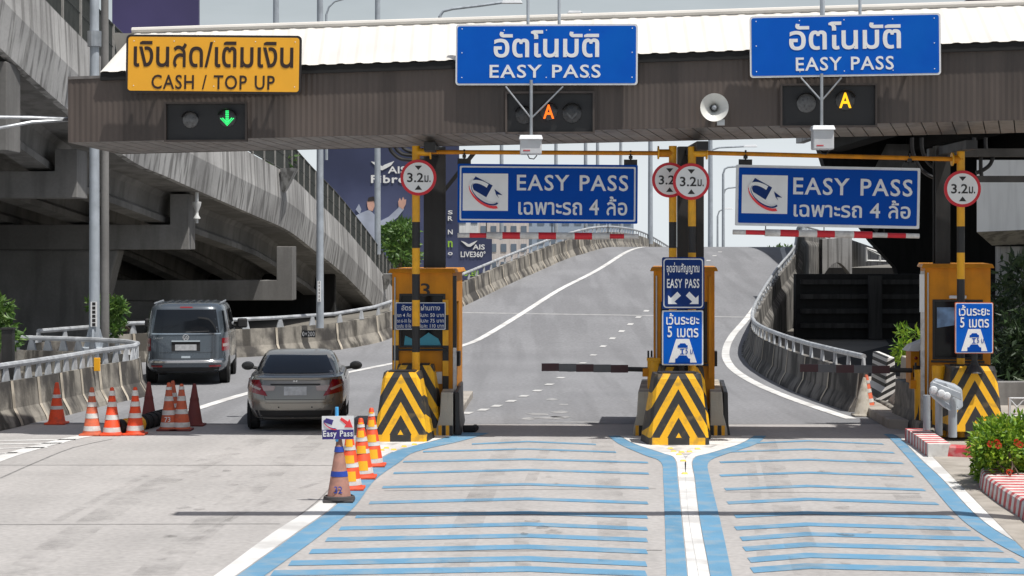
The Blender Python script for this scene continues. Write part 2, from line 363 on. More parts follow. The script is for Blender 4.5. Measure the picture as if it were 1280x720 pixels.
def text(s, x0, z0, x1, z1, yf, mat, parent, off=.03, name='lettering', thick=.003, rot=0):
    key = (s, off)
    if key not in TXT:
        sub = ''.join('\u0e1a' if ch in STROKES else ch for ch in s)
        vs, fs = glyphs(sub, off)
        if sub != s:      # two Thai letters whose font outlines overlap themselves are drawn as strokes
            gx0, gx1, gy0, gy1 = bbox(glyphs('\u0e1a', off)[0]); bar = bbox(glyphs('|', off)[0])[1]
            for i, ch in enumerate(s):
                if ch not in STROKES: continue
                adv = bbox(glyphs(sub[:i] + '|', off)[0])[1] - bar
                def inside(f):
                    c_ = sum((vs[k] for k in f), Vector()) / len(f); return adv + gx0 - .02 < c_.x < adv + gx1 + .02 and -.1 < c_.y < gy1 + .015
                fs = [f for f in fs if not inside(f)]
                th = .075 + off*.9
                for n_, st in enumerate(STROKES[ch]):
                    q = [Vector((adv + gx0 + u*(gx1-gx0), gy0 + v*(gy1-gy0), 0)) for u, v in st]
                    sm = []
                    for a_ in range(len(q)-1):
                        p0 = q[max(a_-1,0)]; p1 = q[a_]; p2 = q[a_+1]; p3 = q[min(a_+2,len(q)-1)]
                        for k in range(4):
                            t = k/4; sm.append(.5*((2*p1)+(p2-p0)*t+(2*p0-5*p1+4*p2-p3)*t*t+(3*p1-p0-3*p2+p3)*t**3))
                    sm.append(q[-1]); base = len(vs)
                    for a_, p in enumerate(sm):
                        t = (sm[min(a_+1,len(sm)-1)] - sm[max(a_-1,0)]).normalized(); nn = Vector((-t.y, t.x, 0))*th/2; z = Vector((0,0,-.0009*n_))
                        vs += [p + nn + z, p - nn + z]
                    fs = fs + [(base+2*a_, base+2*a_+1, base+2*a_+3, base+2*a_+2) for a_ in range(len(sm)-1)]
            used = sorted({k for f in fs for k in f}); mp_ = {k: j for j, k in enumerate(used)}
            vs = [vs[k] for k in used]; fs = [tuple(mp_[k] for k in f) for f in fs]
        TXT[key] = (vs, fs)
    vs, fs = TXT[key]
    ax, bx, ay, by = bbox(vs)
    sx = (x1 - x0) / (bx - ax); sz = (z1 - z0) / (by - ay)
    out = [(x0 + (v.x - ax) * sx, yf + v.z, z0 + (v.y - ay) * sz) for v in vs]
    me = bpy.data.meshes.new(name); me.from_pydata(out, [], fs); me.update()
    me.materials.append(mat)
    o = bpy.data.objects.new(name, me); COL.objects.link(o); o.parent = parent
    sm = o.modifiers.new('thickness', 'SOLIDIFY'); sm.thickness = thick; sm.offset = 0
    return o
def rrect(x0, z0, x1, z1, r, n=4):
    pts = []
    for cx, cz, a in ((x1-r, z1-r, 0), (x0+r, z1-r, 90), (x0+r, z0+r, 180), (x1-r, z0+r, 270)):
        for i in range(n + 1):
            t = R(a + 90 * i / n); pts.append((cx + r * math.cos(t), cz + r * math.sin(t)))
    return pts[::-1]

class Sign:
    """a flat sign standing at depth Y over the pixel rectangle of the photograph"""
    def __init__(s, name, label, cat, rect, Y, yaw=0, roll=0, group=None):
        x0, y0, x1, y1 = rect; s.cx = (x0 + x1) / 2; s.cy = (y0 + y1) / 2; s.s = F / Y
        s.w = (x1 - x0) / s.s; s.h = (y1 - y0) / s.s
        s.root = thing(name, label, cat, P(s.cx, s.cy, Y), (0, R(roll), R(yaw)), group)
    def L(s, px, py): return ((px - s.cx) / s.s, (s.cy - py) / s.s)
    def panel(s, name, mat, inset=0, y0=-.02, y1=.02, r=.04):
        return MB().prism(rrect(-s.w/2+inset, -s.h/2+inset, s.w/2-inset, s.h/2-inset, r), y0, y1).build(name, mat, s.root)
    def text(s, t, px0, py0, px1, py1, mat, yf, off=.03):
        a = s.L(px0, py1); b = s.L(px1, py0); return text(t, a[0], a[1], b[0], b[1], yf, mat, s.root, off)
    def poly(s, name, pts, mat, y0, y1):
        return MB().prism([s.L(*p) for p in pts], y0, y1).build(name, mat, s.root)
    def rect(s, name, r, mat, y0, y1): 
        return s.poly(name, [(r[0], r[1]), (r[2], r[1]), (r[2], r[3]), (r[0], r[3])], mat, y0, y1)

def arc_band(cx, cy, rx, ry, a0, a1, w0, w1, rot, n=22):
    o = []; i_ = []
    for k in range(n + 1):
        t = k / n; a = R(a0 + (a1 - a0) * t); wd = (w0 + (w1 - w0) * t) / 2
        for lst, sg in ((o, 1), (i_, -1)):
            x = (rx + sg * wd) * math.cos(a); y = (ry + sg * wd) * math.sin(a)
            lst.append((cx + x * math.cos(rot) - y * math.sin(rot), cy + x * math.sin(rot) + y * math.cos(rot)))
    return o + i_[::-1]

def pass_logo(sg, x0, y0, x1, y1, yf):
    """a card with a swoosh round it, drawn in the pixel square"""
    W = x1 - x0; H = y1 - y0
    q = lambda u, v: (x0 + u * W, y0 + v * H)
    card = [q(.28,.08), q(.66,.32), q(.52,.64), q(.13,.36)]
    sg.poly('logo_card', card, M['navy'], yf-.004, yf)
    cx, cy = q(.50,.56); rot = R(36)
    k = W
    sg.poly('logo_swoosh', arc_band(cx, cy, .40*k, .205*k, 250, 20, .012*k, .07*k, rot), M['printred'], yf-.010, yf-.0055)
    sg.poly('logo_swoosh', arc_band(cx-.005*W, cy-.03*H, .37*k, .165*k, 262, 10, .09*k, .045*k, rot), M['white'], yf-.0150, yf-.0105)
    sg.poly('logo_swoosh', arc_band(cx-.01*W, cy-.02*H, .345*k, .175*k, 190, 0, .006*k, .04*k, rot), M['navy'], yf-.0200, yf-.0155)
    sg.poly('logo_arrow', [q(.70,.42), q(.88,.58), q(.76,.56), q(.80,.66), q(.735,.56)], M['navy'], yf-.009, yf-.005)

# ================================================================== SETTING: ground, roads
def flat(name, polys, mat, z):
    mb = MB()
    for p in polys:
        mb.add([(v[0], v[1], z) for v in p], [tuple(range(len(p)))])
    o = mb.build(name, mat, normals=False)
    me = o.data
    for p in me.polygons:
        if p.normal.z < 0: p.flip()
    return o
struct(MB().sheet([[(-900, -60, -.05), (900, -60, -.05)], [(-900, 1600, -.05), (900, 1600, -.05)]]).build('ground', M['earth']))

# approach slab in concrete, then asphalt that climbs the ramp
ap = struct(flat('approach_road', [[(-14, 4), (14, 4), (14, 34.0), (-14, 34.0)]], M['concrete'], 0.0))

def crom(pts, n=8):
    pts = [Vector(p) for p in pts]; out = []
    for i in range(len(pts) - 1):
        p0 = pts[max(i-1,0)]; p1 = pts[i]; p2 = pts[i+1]; p3 = pts[min(i+2,len(pts)-1)]
        for k in range(n):
            t = k / n
            out.append(.5*((2*p1)+(p2-p0)*t+(2*p0-5*p1+4*p2-p3)*t*t+(3*p1-p0-3*p2+p3)*t**3))
    out.append(pts[-1]); return out
def resample(pts, step):
    d = [0]
    for a, b in zip(pts, pts[1:]): d.append(d[-1] + (b - a).length)
    n = max(1, round(d[-1] / step)); out = []
    j = 0
    for i in range(n + 1):
        t = d[-1] * i / n
        while j < len(d) - 2 and d[j+1] < t: j += 1
        u = (t - d[j]) / max(1e-9, d[j+1] - d[j]); out.append(pts[j].lerp(pts[j+1], max(0, min(1, u))))
    return out
LB = [RD(px, py) for px, py in ((60,468),(127,460),(180,453),(300,447),(400,440),(440,435),(490,423),(570,388),(640,354),(700,327))]
LB += [Vector((x, y, gz(y))) for x, y in ((4.1,93),(6.1,104),(8.6,118),(12.5,140))]
RB = [RD(px, py) for px, py in ((1062,516),(1040,508),(985,487),(942,462),(929,445),(932,426),(945,400),(965,368),(985,340))]
RB += [Vector((x, y, gz(y))) for x, y in ((13.9,95),(16.2,106),(19,118),(24,140))]
LBc = crom(LB); RBc = crom(RB)
def xat(curve, Y):
    for a, b in zip(curve, curve[1:]):
        if a.y <= Y <= b.y: return a.x + (b.x - a.x) * (Y - a.y) / max(1e-6, b.y - a.y)
    return curve[0].x if Y < curve[0].y else curve[-1].x
rows = []
Ys = [34.0 + .5 * i for i in range(212)]
for Y in Ys:
    if Y < 50: xl = -20
    elif Y < 66: xl = min(xat(LBc, Y), -13) if Y < 52 else xat(LBc, Y) - .25
    else: xl = xat(LBc, Y) - .2
    xr = xat(RBc, Y) + .2 if Y > 38.2 else 8
    rows.append([Vector((xl + (xr - xl) * k / 12, Y, gz(Y) + .004)) for k in range(13)])
struct(MB().sheet(rows).build('asphalt_road', M['asphalt'], smooth=True, angle=80))
struct(flat('asphalt_apron', [[(-40, 36), (-20, 36), (-20, 58), (-40, 58)]], M['asphalt'], 0.0))

# painted markings
def ribbon(name, pts, wd, mat, dz=.004, n=6, widths=None):
    c = resample(crom(pts, n), .7); L_ = []; R_ = []
    for p in c: p.z = gz(p.y)
    for i, p in enumerate(c):
        t = (c[min(i+1,len(c)-1)] - c[max(i-1,0)]); t.z = 0; t.normalize(); s = Vector((t.y, -t.x, 0))
        wi = wd if widths is None else widths[0] + (widths[1]-widths[0]) * i/(len(c)-1)
        L_.append(p - s*wi/2 + Vector((0,0,dz))); R_.append(p + s*wi/2 + Vector((0,0,dz)))
    o = struct(MB().sheet([L_, R_]).build(name, mat, normals=False))
    for p in o.data.polygons:
        if p.normal.z < 0: p.flip()
    return o
ribbon('edge_line', [RD(*p) for p in ((222,520),(245,512),(310,492),(370,478),(430,467),(480,457),(565,437),(600,424),(650,394),(700,362),(750,336))] + [Vector((6.6,97,0)), Vector((8.3,104,0))], .22, M['markwhite'], .012)
ribbon('edge_line', [RD(*p) for p in ((1064,524),(1030,513),(985,497),(945,480),(918,463),(908,449),(908,435),(916,419),(935,397),(958,365),(982,335))] + [Vector((13.4,95,0)), Vector((15.3,104,0))], .22, M['markwhite'], .012)
ribbon('edge_line', [G(*p) for p in ((-40,590),(0,573),(50,558),(100,546),(118,543))], .28, M['markwhite'], .005)
dash = [(584,517),(604,513),(621,508),(639,502),(655,495.7),(671.7,489),(686.7,481.3),(700.7,473),(715,464.3),(728.3,454.3),(741.7,444.3),(754,433.3),(765.7,423.7),(777,414.7),(788,405.7),(798,397),(808,389)]
dp = [RD(*p) for p in dash]
last = dp[-1]; far = RD(893, 320)
dp += [last.lerp(far, t/9) for t in range(1, 11)]
polys = []
mb = MB()
for p in dp:
    t = Vector((.19, .98, 0)); s = Vector((.98, -.19, 0))
    q = [p - s*.09 - t*.22, p + s*.09 - t*.22, p + s*.09 + t*.22, p - s*.09 + t*.22]
    mb.add([Vector((v.x, v.y, gz(v.y) + .013)) for v in q], [(0,1,2,3)])
struct(mb.build('dashed_lane_line', M['markfade']))
# expansion joint across the foot of the ramp
jt = MB()
for ya, yb in ((391.5, 390.2),):
    a = RD(560, 391); b = RD(945, 397)
    jt.add([Vector((a.x, a.y-.12, gz(a.y-.12)+.008)), Vector((b.x, b.y-.12, gz(b.y-.12)+.008)), Vector((b.x, b.y+.12, gz(b.y+.12)+.008)), Vector((a.x, a.y+.12, gz(a.y+.12)+.008))], [(0,1,2,3)])
struct(jt.build('expansion_joint', M['jointfade']))
# worn scuffs of old paint before the ramp
sc = MB()
for (px, py, wd, ln) in ((690,523,.9,.12),(672,518,.5,.10),(700,516,.4,.12),(690,500,.3,.15),(700,522,.5,.05),(660,524,.3,.1),(705,506,.25,.06),(782,501,.12,.03),(720,529.0,1.4,.05)):
    p = RD(px, py)
    if p.y < 34.2: continue
    n = 9; pts = []
    for k in range(n):
        a = 2*math.pi*k/n; rr = random.uniform(.55, 1.1)
        pts.append((p.x + wd*rr*math.cos(a)*.5, p.y + ln*6*rr*math.sin(a)*.5, gz(p.y)+.0085))
    sc.add(pts, [tuple(range(n))])
M['scuff'] = pbr('worn_paint', (.30,.30,.30), .9, var=.3, scale=6)
struct(sc.build('worn_paint', M['scuff'], normals=False))

# blue rumble bars of the two lanes (left row, peak, right row)
bars = MB()
lane1 = [(590,554.5,745),(529,564,770),(504,577,810),(492,591,811),(478,609,811),(462,628,810),(445,645,809),(425,660,809),(408,674,809),(388,689,809),(362,704,808),(340,716.5,808)]
lane2 = [(933,554,1104),(902,564.5,1117),(900,577.5,1128),(900,594,1141),(906,611,1155),(909,628,1171),(919,645.5,1190),(919,660,1210),(926,673,1228),(930,686,1250),(936,699.5,1270),(940,713,1290)]
for lst, pk in ((lane1, 660), (lane2, 1010)):
    for (xa, y, xb) in lst:
        wd = .20 + .12 * (y-550)/165
        top = y - (2.5 + 3.0*(y-550)/165)
        pts = [G(xa, y + .6), G(pk, top), G(xb, y + 1.4)]
        wob = [random.uniform(-.03, .03) for _ in range(3)]
        lo = [(p.x, p.y - wd/2 + k, .005) for p, k in zip(pts, wob)]; hi = [(p.x, p.y + wd/2 + k, .005) for p, k in zip(pts, wob)]
        bars.sheet([lo, hi])
struct(bars.build('rumble_bars', M['markblue']))
def band(name, a, b, mat, z):
    a = [G(*p) for p in a]; b = [G(*p) for p in b]
    a = crom(a, 5); b = crom(b, 5)
    o = struct(MB().sheet([[(v.x, v.y, z) for v in a], [(v.x, v.y, z) for v in b]]).build(name, mat, normals=False))
    for p in o.data.polygons:
        if p.normal.z < 0: p.flip()
    return o
# left boundary: white outside, blue inside
band('lane_edge_blue', [(575,541),(545,551),(498,563),(470,578),(445,600),(420,632),(370,668),(297,720),(240,760)], [(612,541.5),(575,552),(520,565),(498,579),(468,601),(443,634),(400,670),(331,720),(275,760)], M['markblue'], .006)
band('lane_edge_white', [(552,540),(520,550),(470,562),(452,577),(428,599),(395,631),(340,667),(268,720),(210,760)], [(573,541),(543,551),(496,563),(468,578),(443,600),(418,632),(368,668),(295,720),(238,760)], M['markwhite'], .006)
# centre strip with its fork round the island nose
band('lane_edge_blue', [(760,545),(775,556),(805,569),(826,578),(829,600),(831,650),(833,720),(834,770)], [(774,545),(792,555),(825,566),(843,574),(847,600),(852,650),(859,720),(862,770)], M['markblue'], .006)
band('lane_edge_white', [(775,545),(793,555),(826,566),(844,574),(848,600),(853,650),(860,720),(863,770)], [(797,545),(815,553),(838,563),(856,572),(857,600),(861,650),(873,720),(877,770)], M['markwhite'], .006)
band('lane_edge_white', [(928,545),(908,553),(880,563),(858,572),(857.3,600),(861.3,650),(873.3,720),(877.3,770)], [(942,545),(925,555),(890,566),(866,574),(868,600),(874,650),(887,720),(892,770)], M['markwhite'], .006)
band('lane_edge_blue', [(943,545),(926,555),(891,566),(867,574),(869,600),(875,650),(888,720),(893,770)], [(958,545),(944,556),(910,567),(886,578),(888,600),(900,650),(915,720),(922,770)], M['markblue'], .006)
band('lane_edge_blue', [(1104,543),(1113,549),(1135,573),(1158,600),(1192,640),(1222,665),(1265,690),(1310,712)], [(1116,543),(1126,549),(1149,573),(1178,600),(1215,640),(1250,667),(1296,690),(1345,712)], M['markblue'], .006)
band('lane_edge_white', [(1117,543),(1127,549),(1150,573),(1179,600),(1216,640),(1251,667),(1297,690),(1346,712)], [(1129,543),(1140,549),(1168,573),(1197,600),(1236,640),(1274,665),(1322,688),(1370,710)], M['markwhite'], .006)
# pale painted gore under the two front noses, with amber studs
M['gore'] = pbr('gore_paint', (.62,.61,.59), .85, var=.08, scale=3, dirt=(2.6,(.22,.21,.2),.75))
struct(flat('gore_paint', [[G(*p)[:2] for p in ((458,560),(470,545),(560,540.5),(575,542),(520,557),(495,566))], [G(*p)[:2] for p in ((797,546),(812,553),(838,563.5),(857,571),(880,563.5),(908,553),(928,546),(880,541),(830,541))]], M['gore'], .0045))
# zebra strokes at the left and seams in the slab
hz = MB()
for i, (y0, x1) in enumerate(((549.5,97),(554,80),(559.5,60),(566,22))):
    a = G(-30, y0+2); b = G(x1, y0); hz.sheet([[(a.x,a.y-.07,.005),(b.x,b.y-.07,.005)],[(a.x,a.y+.07,.005),(b.x,b.y+.07,.005)]])
struct(hz.build('hatch_marking', M['markwhite']))
for pts, wd in ((((0,598),(45,578),(90,560),(125,552),(140,549)), .035), (((0,577.5+4),(200,581.5),(460,582)), .03), (((70,652),(130,620),(180,596),(240,578),(330,562)), .12),
                (((360,655),(395,628),(412,611)), .02), (((1235,600),(1205,570),(1180,556),(1165,549)), .05), (((200,700),(330,628),(440,590)), .10), (((655,715),(652,640),(672,580),(690,552)), .16), ((( 955,700),(948,640),(940,590),(935,560)), .14)):
    ribbon('slab_seam', [G(*p) for p in pts], wd, M['tar'] if wd < .06 else M['tyrestain'], .003)

for pts, wd in ((((560,720),(592,640),(622,580),(640,548)), .34), (((770,720),(764,640),(757,580),(752,548)), .34), (((1015,720),(985,640),(965,580),(955,548)), .34), (((1215,720),(1150,640),(1100,580),(1075,548)), .34),
                (((20,720),(170,620),(300,560),(350,540)), .4), (((190,720),(290,630),(380,560),(410,540)), .4)):
    ribbon('wheel_track', [G(*p) for p in pts], wd, M['tyrestain'], .0085)
om = MB(); rr_ = random.Random(3)
for (xa, ya, xb, yb, k) in ((690,560,665,715,9),(1015,560,1080,715,8),(330,560,150,715,8)):
    for i in range(k):
        t_ = rr_.random(); p = G(xa+(xb-xa)*t_ + rr_.uniform(-22,22), ya+(yb-ya)*t_); a_ = rr_.uniform(.03,.16); n = 11
        om.add([(p.x + a_*rr_.uniform(.5,1)*math.cos(2*math.pi*j/n), p.y + a_*1.6*rr_.uniform(.5,1)*math.sin(2*math.pi*j/n), .0088) for j in range(n)], [tuple(range(n))])
struct(om.build('oil_stains', M['oil'], normals=False))
for pts in (((480,613.5),(820,611)), ((905,615),(1150,617)), ((390,690),(828,688)), ((-20,656),(350,655))):
    ribbon('slab_joint', [G(*p) for p in pts], .022, M['tar'], .0045)
# pavement on the right behind the bands, the three traffic islands
struct(MB().hexa([G(1140,546,0), G(1290,700,0), (12,18,0), (12,38,0)] + [v + Vector((0,0,.012)) for v in (G(1142,546,0), G(1292,700,0), Vector((12,18,0)), Vector((12,38,0)))]).build('pavement', M['paving']))
def island(name, pts, h):
    n = len(pts); vs = [(p[0], p[1], 0) for p in pts] + [(p[0], p[1], h) for p in pts]
    fs = [tuple(range(n, 2*n))] + [(i, (i+1) % n, (i+1) % n + n, i + n) for i in range(n)]
    return struct(MB().add(vs, fs).build(name, M['paving'], bevel=.02))
I1 = P(515, 545, 31.9).x; I2 = P(852, 545, 31.9).x
island('traffic_island', [(I1-.35,32.2),(I1+.62,32.2),(I1+.85,40),(I1-.2,40)], .14)
island('traffic_island', [(I2-.72,32.2),(I2+.72,32.2),(I2+1.5,40),(I2-.05,40)], .14)
island('traffic_island', [(6.50,33.2),(9.6,30.2),(11,30),(11,44),(6.9,44)], .17)

# ================================================================== CONCRETE BARRIERS
def side(pts, i):
    t = pts[min(i+1,len(pts)-1)] - pts[max(i-1,0)]; t.z = 0; t.normalize(); return Vector((t.y, -t.x, 0)), t
PROF = [(-.05,-.3),(-.05,0),(0,0),(.03,.09),(.15,.30),(.20,.78),(.36,.78),(.40,.30),(.56,.09),(.58,0),(.58,-.3)]   # offset away from the road, height
def barrier(name, label, curve, sgn, seglen=1.6, rail=True, post=.75, deep=.0, mat='barrier', top=.78, railz=1.06, group=None):
    root = thing(name, label, 'barrier', curve[0], group=group)
    o = curve[0]
    pts = resample(curve, seglen)
    prof = [(a, (b if b > -.1 else -.02 - deep) * (top/.78 if b > 0 else 1)) for a, b in PROF]
    for i in range(len(pts) - 1):
        a, b = pts[i], pts[i+1]; d = (b - a).normalized()
        s0, _ = side(pts, i); s1, _ = side(pts, i+1)
        a2 = a + d*.012; b2 = b - d*.012
        vs = [a2 + s0*sgn*x + Vector((0,0,h)) - o for x, h in prof] + [b2 + s1*sgn*x + Vector((0,0,h)) - o for x, h in prof]
        n = len(prof); fs = [(k, k+1, n+k+1, n+k) for k in range(n-1)] + [tuple(range(n)), tuple(range(2*n-1, n-1, -1))]
        sg_ = MB().add(vs, fs)
        pr3 = [(x-.006, h) for x, h in prof[1:7]]
        e2 = a2 + d*(.08 + .05*random.random())
        sg_.sheet([[a2 + s0*sgn*x + Vector((0,0,h)) - o for x, h in pr3], [e2 + s0*sgn*x + Vector((0,0,h)) - o for x, h in pr3]], 1)
        sg_.build('concrete_segment', [M[mat], M['mortar']], root)
    if rail:
        top_ = [p + side(pts, i)[0]*sgn*.27 + Vector((0,0,railz)) - o for i, p in enumerate(pts)]
        mb = MB().tube(top_, .055, 8)
        mb.build('handrail', M['rail'], root, smooth=True)
        pp = resample(curve, post)
        for i, p in enumerate(pp[:99]):
            s, t = side(pp, i); c = p + s*sgn*.27 - o
            MB().hexa([c - t*.13 - s*.02 + Vector((0,0,top-.005)), c + t*.13 - s*.02 + Vector((0,0,top-.005)), c + t*.13 + s*.02 + Vector((0,0,top-.005)), c - t*.13 + s*.02 + Vector((0,0,top-.005)),
                       c - t*.05 - s*.02 + Vector((0,0,railz-.03)), c + t*.05 - s*.02 + Vector((0,0,railz-.03)), c + t*.05 + s*.02 + Vector((0,0,railz-.03)), c - t*.05 + s*.02 + Vector((0,0,railz-.03))]).build('rail_post', M['rail'], root)
    return root
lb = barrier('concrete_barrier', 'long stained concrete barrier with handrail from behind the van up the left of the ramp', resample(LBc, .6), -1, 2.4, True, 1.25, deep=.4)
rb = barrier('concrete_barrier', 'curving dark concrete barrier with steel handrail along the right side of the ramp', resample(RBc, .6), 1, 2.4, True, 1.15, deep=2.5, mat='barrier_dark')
NB = [G(*p) for p in ((-330,610),(-170,578),(-70,556),(0,538),(60,525),(110,513),(148,503))] + [Vector((-7.72,39.6,0)), Vector((-7.66,40.6,0)), Vector((-7.95,41.8,0)), Vector((-8.7,42.8,0)), Vector((-10.2,43.8,0)), Vector((-13.0,45.0,0))]
nb = barrier('concrete_barrier', 'short stained concrete barrier with steel handrail at the left edge, rounded end beside the cones', resample(crom(NB), .3), -1, 1.12, True, .46)
# distance plate on the far barrier
a = RD(386, 441); dpl = thing('distance_plate', 'small black and white distance plate painted on the barrier behind the silver sedan', 'plate', a + Vector((0,-.06,.55)))
MB().box((-.20,-.012,-.10),(.20,0,.10)).build('plate', M['black'], dpl); text('0+200', -.18, -.07, .18, .07, -.016, M['white'], dpl, .02)
o = MB().box((-.06,-.03,0),(.06,.03,.26)).build('amber_reflector', M['coneyellow'], None, loc=P(123,462,37.9) + Vector((0,-.12,-.02)), bevel=.008)
tag(o, 'small amber reflector on top of the left concrete barrier', 'reflector')
t = thing('steel_post', 'square black steel post standing at the left barrier rail', 'post', P(17,470,35.0) + Vector((-.1,0,-.3)))
MB().box((-.10,-.10,0),(.10,.10,1.15)).build('post_shaft', M['darksteel'], t, bevel=.01); MB().box((-.12,-.12,1.15),(.12,.12,1.18)).build('post_cap', M['darksteel'], t)
# drainage trough fixed to the near barrier
# ================================================================== LEFT VIADUCT
vp = [(-260,-170,37),(-90,-30,39.5),(0,60,42),(85,137,47),(163,200,53),(207,220,56),(247,238,59),(320,270,66),(360,288,71),(393,313,78),(430,343,86),(470,385,96),(500,420,107)]
VP = crom([P(*p) for p in vp], 6); VP = resample(VP, 1.0)
via = thing('viaduct', 'grey streaked concrete viaduct ramp on piers descending behind the toll plaza from the upper left', 'viaduct', VP[0])
o0 = VP[0]
prof = [(0,0),(.15,.95),(.10,2.0),(-.16,2.0),(-.18,.0)]
seg = 0
pts = VP
for i in range(0, len(pts)-1):
    a, b = pts[i], pts[i+1]; d = (b-a).normalized()*.01
    vs = []
    for q, e in ((a, d), (b, -d)):
        vs += [q + e + Vector((x, 0, h)) - o0 for x, h in prof]
    n = len(prof)
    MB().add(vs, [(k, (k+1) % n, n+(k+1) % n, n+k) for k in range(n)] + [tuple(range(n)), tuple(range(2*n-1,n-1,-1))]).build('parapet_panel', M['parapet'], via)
DW = 15.5
sl_ = []
for p in pts:
    q = p - o0; sl_.append([q + Vector((-.19,0,.32)), q + Vector((-.19,0,.02)), q + Vector((-DW,0,.02)), q + Vector((-DW,0,.32)), q + Vector((-.19,0,.32))])
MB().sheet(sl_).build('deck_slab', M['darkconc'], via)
for off in (1.5, 3.9, 6.3, 8.7, 11.1, 13.5):
    g = []
    for p in pts[::3] + [pts[-1]]:
        q = p - o0
        g.append([q + Vector((-off+x, 0, h)) for x, h in ((.35,.015),(.22,-.15),(.16,-.62),(.30,-.74),(.30,-.92),(-.30,-.92),(-.30,-.74),(-.16,-.62),(-.22,-.15),(-.35,.015))])
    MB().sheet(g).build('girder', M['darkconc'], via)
def cap(px_end, pxt, ztop_px, zbot_px, ztop_beam, Y, colx=None, wend=.58):
    e = P(px_end, zbot_px, Y); zt = P(0, ztop_px, Y).z; zb = e.z; zm = P(0, ztop_beam, Y).z
    pts_ = [(e.x, zb), (e.x, zt), (e.x-wend, zt), (e.x-wend, zm), (e.x-DW, zm), (e.x-DW, zb)]
    c = MB().prism(pts_, -.6, .6).build('pier_cap', M['darkconc'], via, loc=Vector((0, Y, 0)) - o0, bevel=.02)
    if colx:
        x0, x1 = colx
        MB().hexa([(x0+.5,Y-.7,-.3),(x1-.5,Y-.7,-.3),(x1-.5,Y+.7,-.3),(x0+.5,Y+.7,-.3),(x0-.4,Y-.5,zb-.003),(x1+.4,Y-.5,zb-.003),(x1+.4,Y+.5,zb-.003),(x0-.4,Y+.5,zb-.003)]).build('pier_column', M['darkconc'], via, loc=-o0, bevel=.06)
cap(17, 0, 80, 190, 160, 43, (-20, -17))
cap(103, 0, 188, 248, 215, 50, (-20.5, -17.5))
cap(240, 0, 243, 312, 281, 60, (-15.9, -12.6))
cap(368, 0, 308, 375, 350, 70, (-16.0, -13))
# end wall where the ramp comes down
wl = [p for p in pts if 84 < p.y < 88][0]
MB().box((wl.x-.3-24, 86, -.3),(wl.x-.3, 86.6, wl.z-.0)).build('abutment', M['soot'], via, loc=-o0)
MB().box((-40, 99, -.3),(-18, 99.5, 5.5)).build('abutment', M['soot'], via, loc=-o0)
# white drain funnel on the pier cap end
dr = MB().lathe([(.05,0),(.05,.12),(.11,.14),(.11,.16),(.055,.26),(.05,.36),(.13,.55),(.14,.66),(.06,.67),(.06,1.2)], 14, (0,0,0))
dr.build('drain_pipe', M['whitewall'], via, smooth=True, loc=P(246,279,59.5) - o0)
# railing along the top
rl = []
step = 0
pr = resample(pts, 1.6)
for i in range(len(pr)):
    p = pr[i] + Vector((-.05,0,2.0)) - o0
    MB().box((-.045,-.045,0),(.045,.045,1.32)).build('railing_post', M['railpost'], via, loc=p)
    if i < len(pr)-1:
        q = pr[i+1] + Vector((-.05,0,2.0)) - o0; mb = MB()
        mb.tube([p + Vector((0,0,1.30)), q + Vector((0,0,1.30))], .04, 6); mb.tube([p + Vector((0,0,.14)), q + Vector((0,0,.14))], .025, 6)
        mb.tube([p + Vector((0,0,.72)), q + Vector((0,0,.72))], .02, 6)
        nb_ = 14
        for k in range(1, nb_):
            c = p.lerp(q, k/nb_); mb.box((c.x-.014,c.y-.014,c.z+.12),(c.x+.014,c.y+.014,c.z+1.30))
        mb.build('railing_panel', M['mesh'], via)
for px, Y in ((345, 68), (475, 97)):
    k = min(pts, key=lambda p: abs(640 + p.x*F/p.y - px)); q = k + Vector((.12,0,1.25)) - o0
    MB().hexa([q+Vector((0,-.1,0)),q+Vector((.12,-.1,0)),q+Vector((.12,.5,0)),q+Vector((0,.5,0)),q+Vector((0,-.5,.8)),q+Vector((.55,-.5,.8)),q+Vector((.55,.5,.8)),q+Vector((0,.5,.8))]).build('lamp_bracket', M['parapet'], via)

# ================================================================== RIGHT OVERPASS
ov = thing('overpass', 'dark concrete overpass on girders and a solid pier behind the right toll booth', 'overpass', (18, 100, 0))
oo = Vector((18,100,0))
def ob(name, a, b, mat, bev=0): return MB().box(a, b).build(name, M[mat], ov, loc=-oo, bevel=bev)
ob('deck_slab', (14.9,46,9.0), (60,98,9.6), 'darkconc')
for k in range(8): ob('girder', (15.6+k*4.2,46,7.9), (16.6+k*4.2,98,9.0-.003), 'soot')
ob('deck_slab', (11.7,40,8.9), (14.87,70,9.5), 'darkconc')  # unseen bay, added beside the deck to shade the area below
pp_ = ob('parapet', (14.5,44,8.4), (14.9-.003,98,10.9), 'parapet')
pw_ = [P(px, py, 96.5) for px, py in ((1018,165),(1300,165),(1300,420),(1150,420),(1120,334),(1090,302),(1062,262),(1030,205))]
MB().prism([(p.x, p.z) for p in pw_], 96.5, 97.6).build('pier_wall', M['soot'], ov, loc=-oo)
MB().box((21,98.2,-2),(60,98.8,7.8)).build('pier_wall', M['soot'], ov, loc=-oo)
# slanting strut lit at its edge
MB().hexa([P(1068,262,95.6),P(1096,292,95.6),P(1096,292,96.3),P(1068,262,96.3),P(1108,180,95.6),P(1140,180,95.6),P(1140,180,96.3),P(1108,180,96.3)]).build('strut', M['darkconc'], ov, loc=-oo)
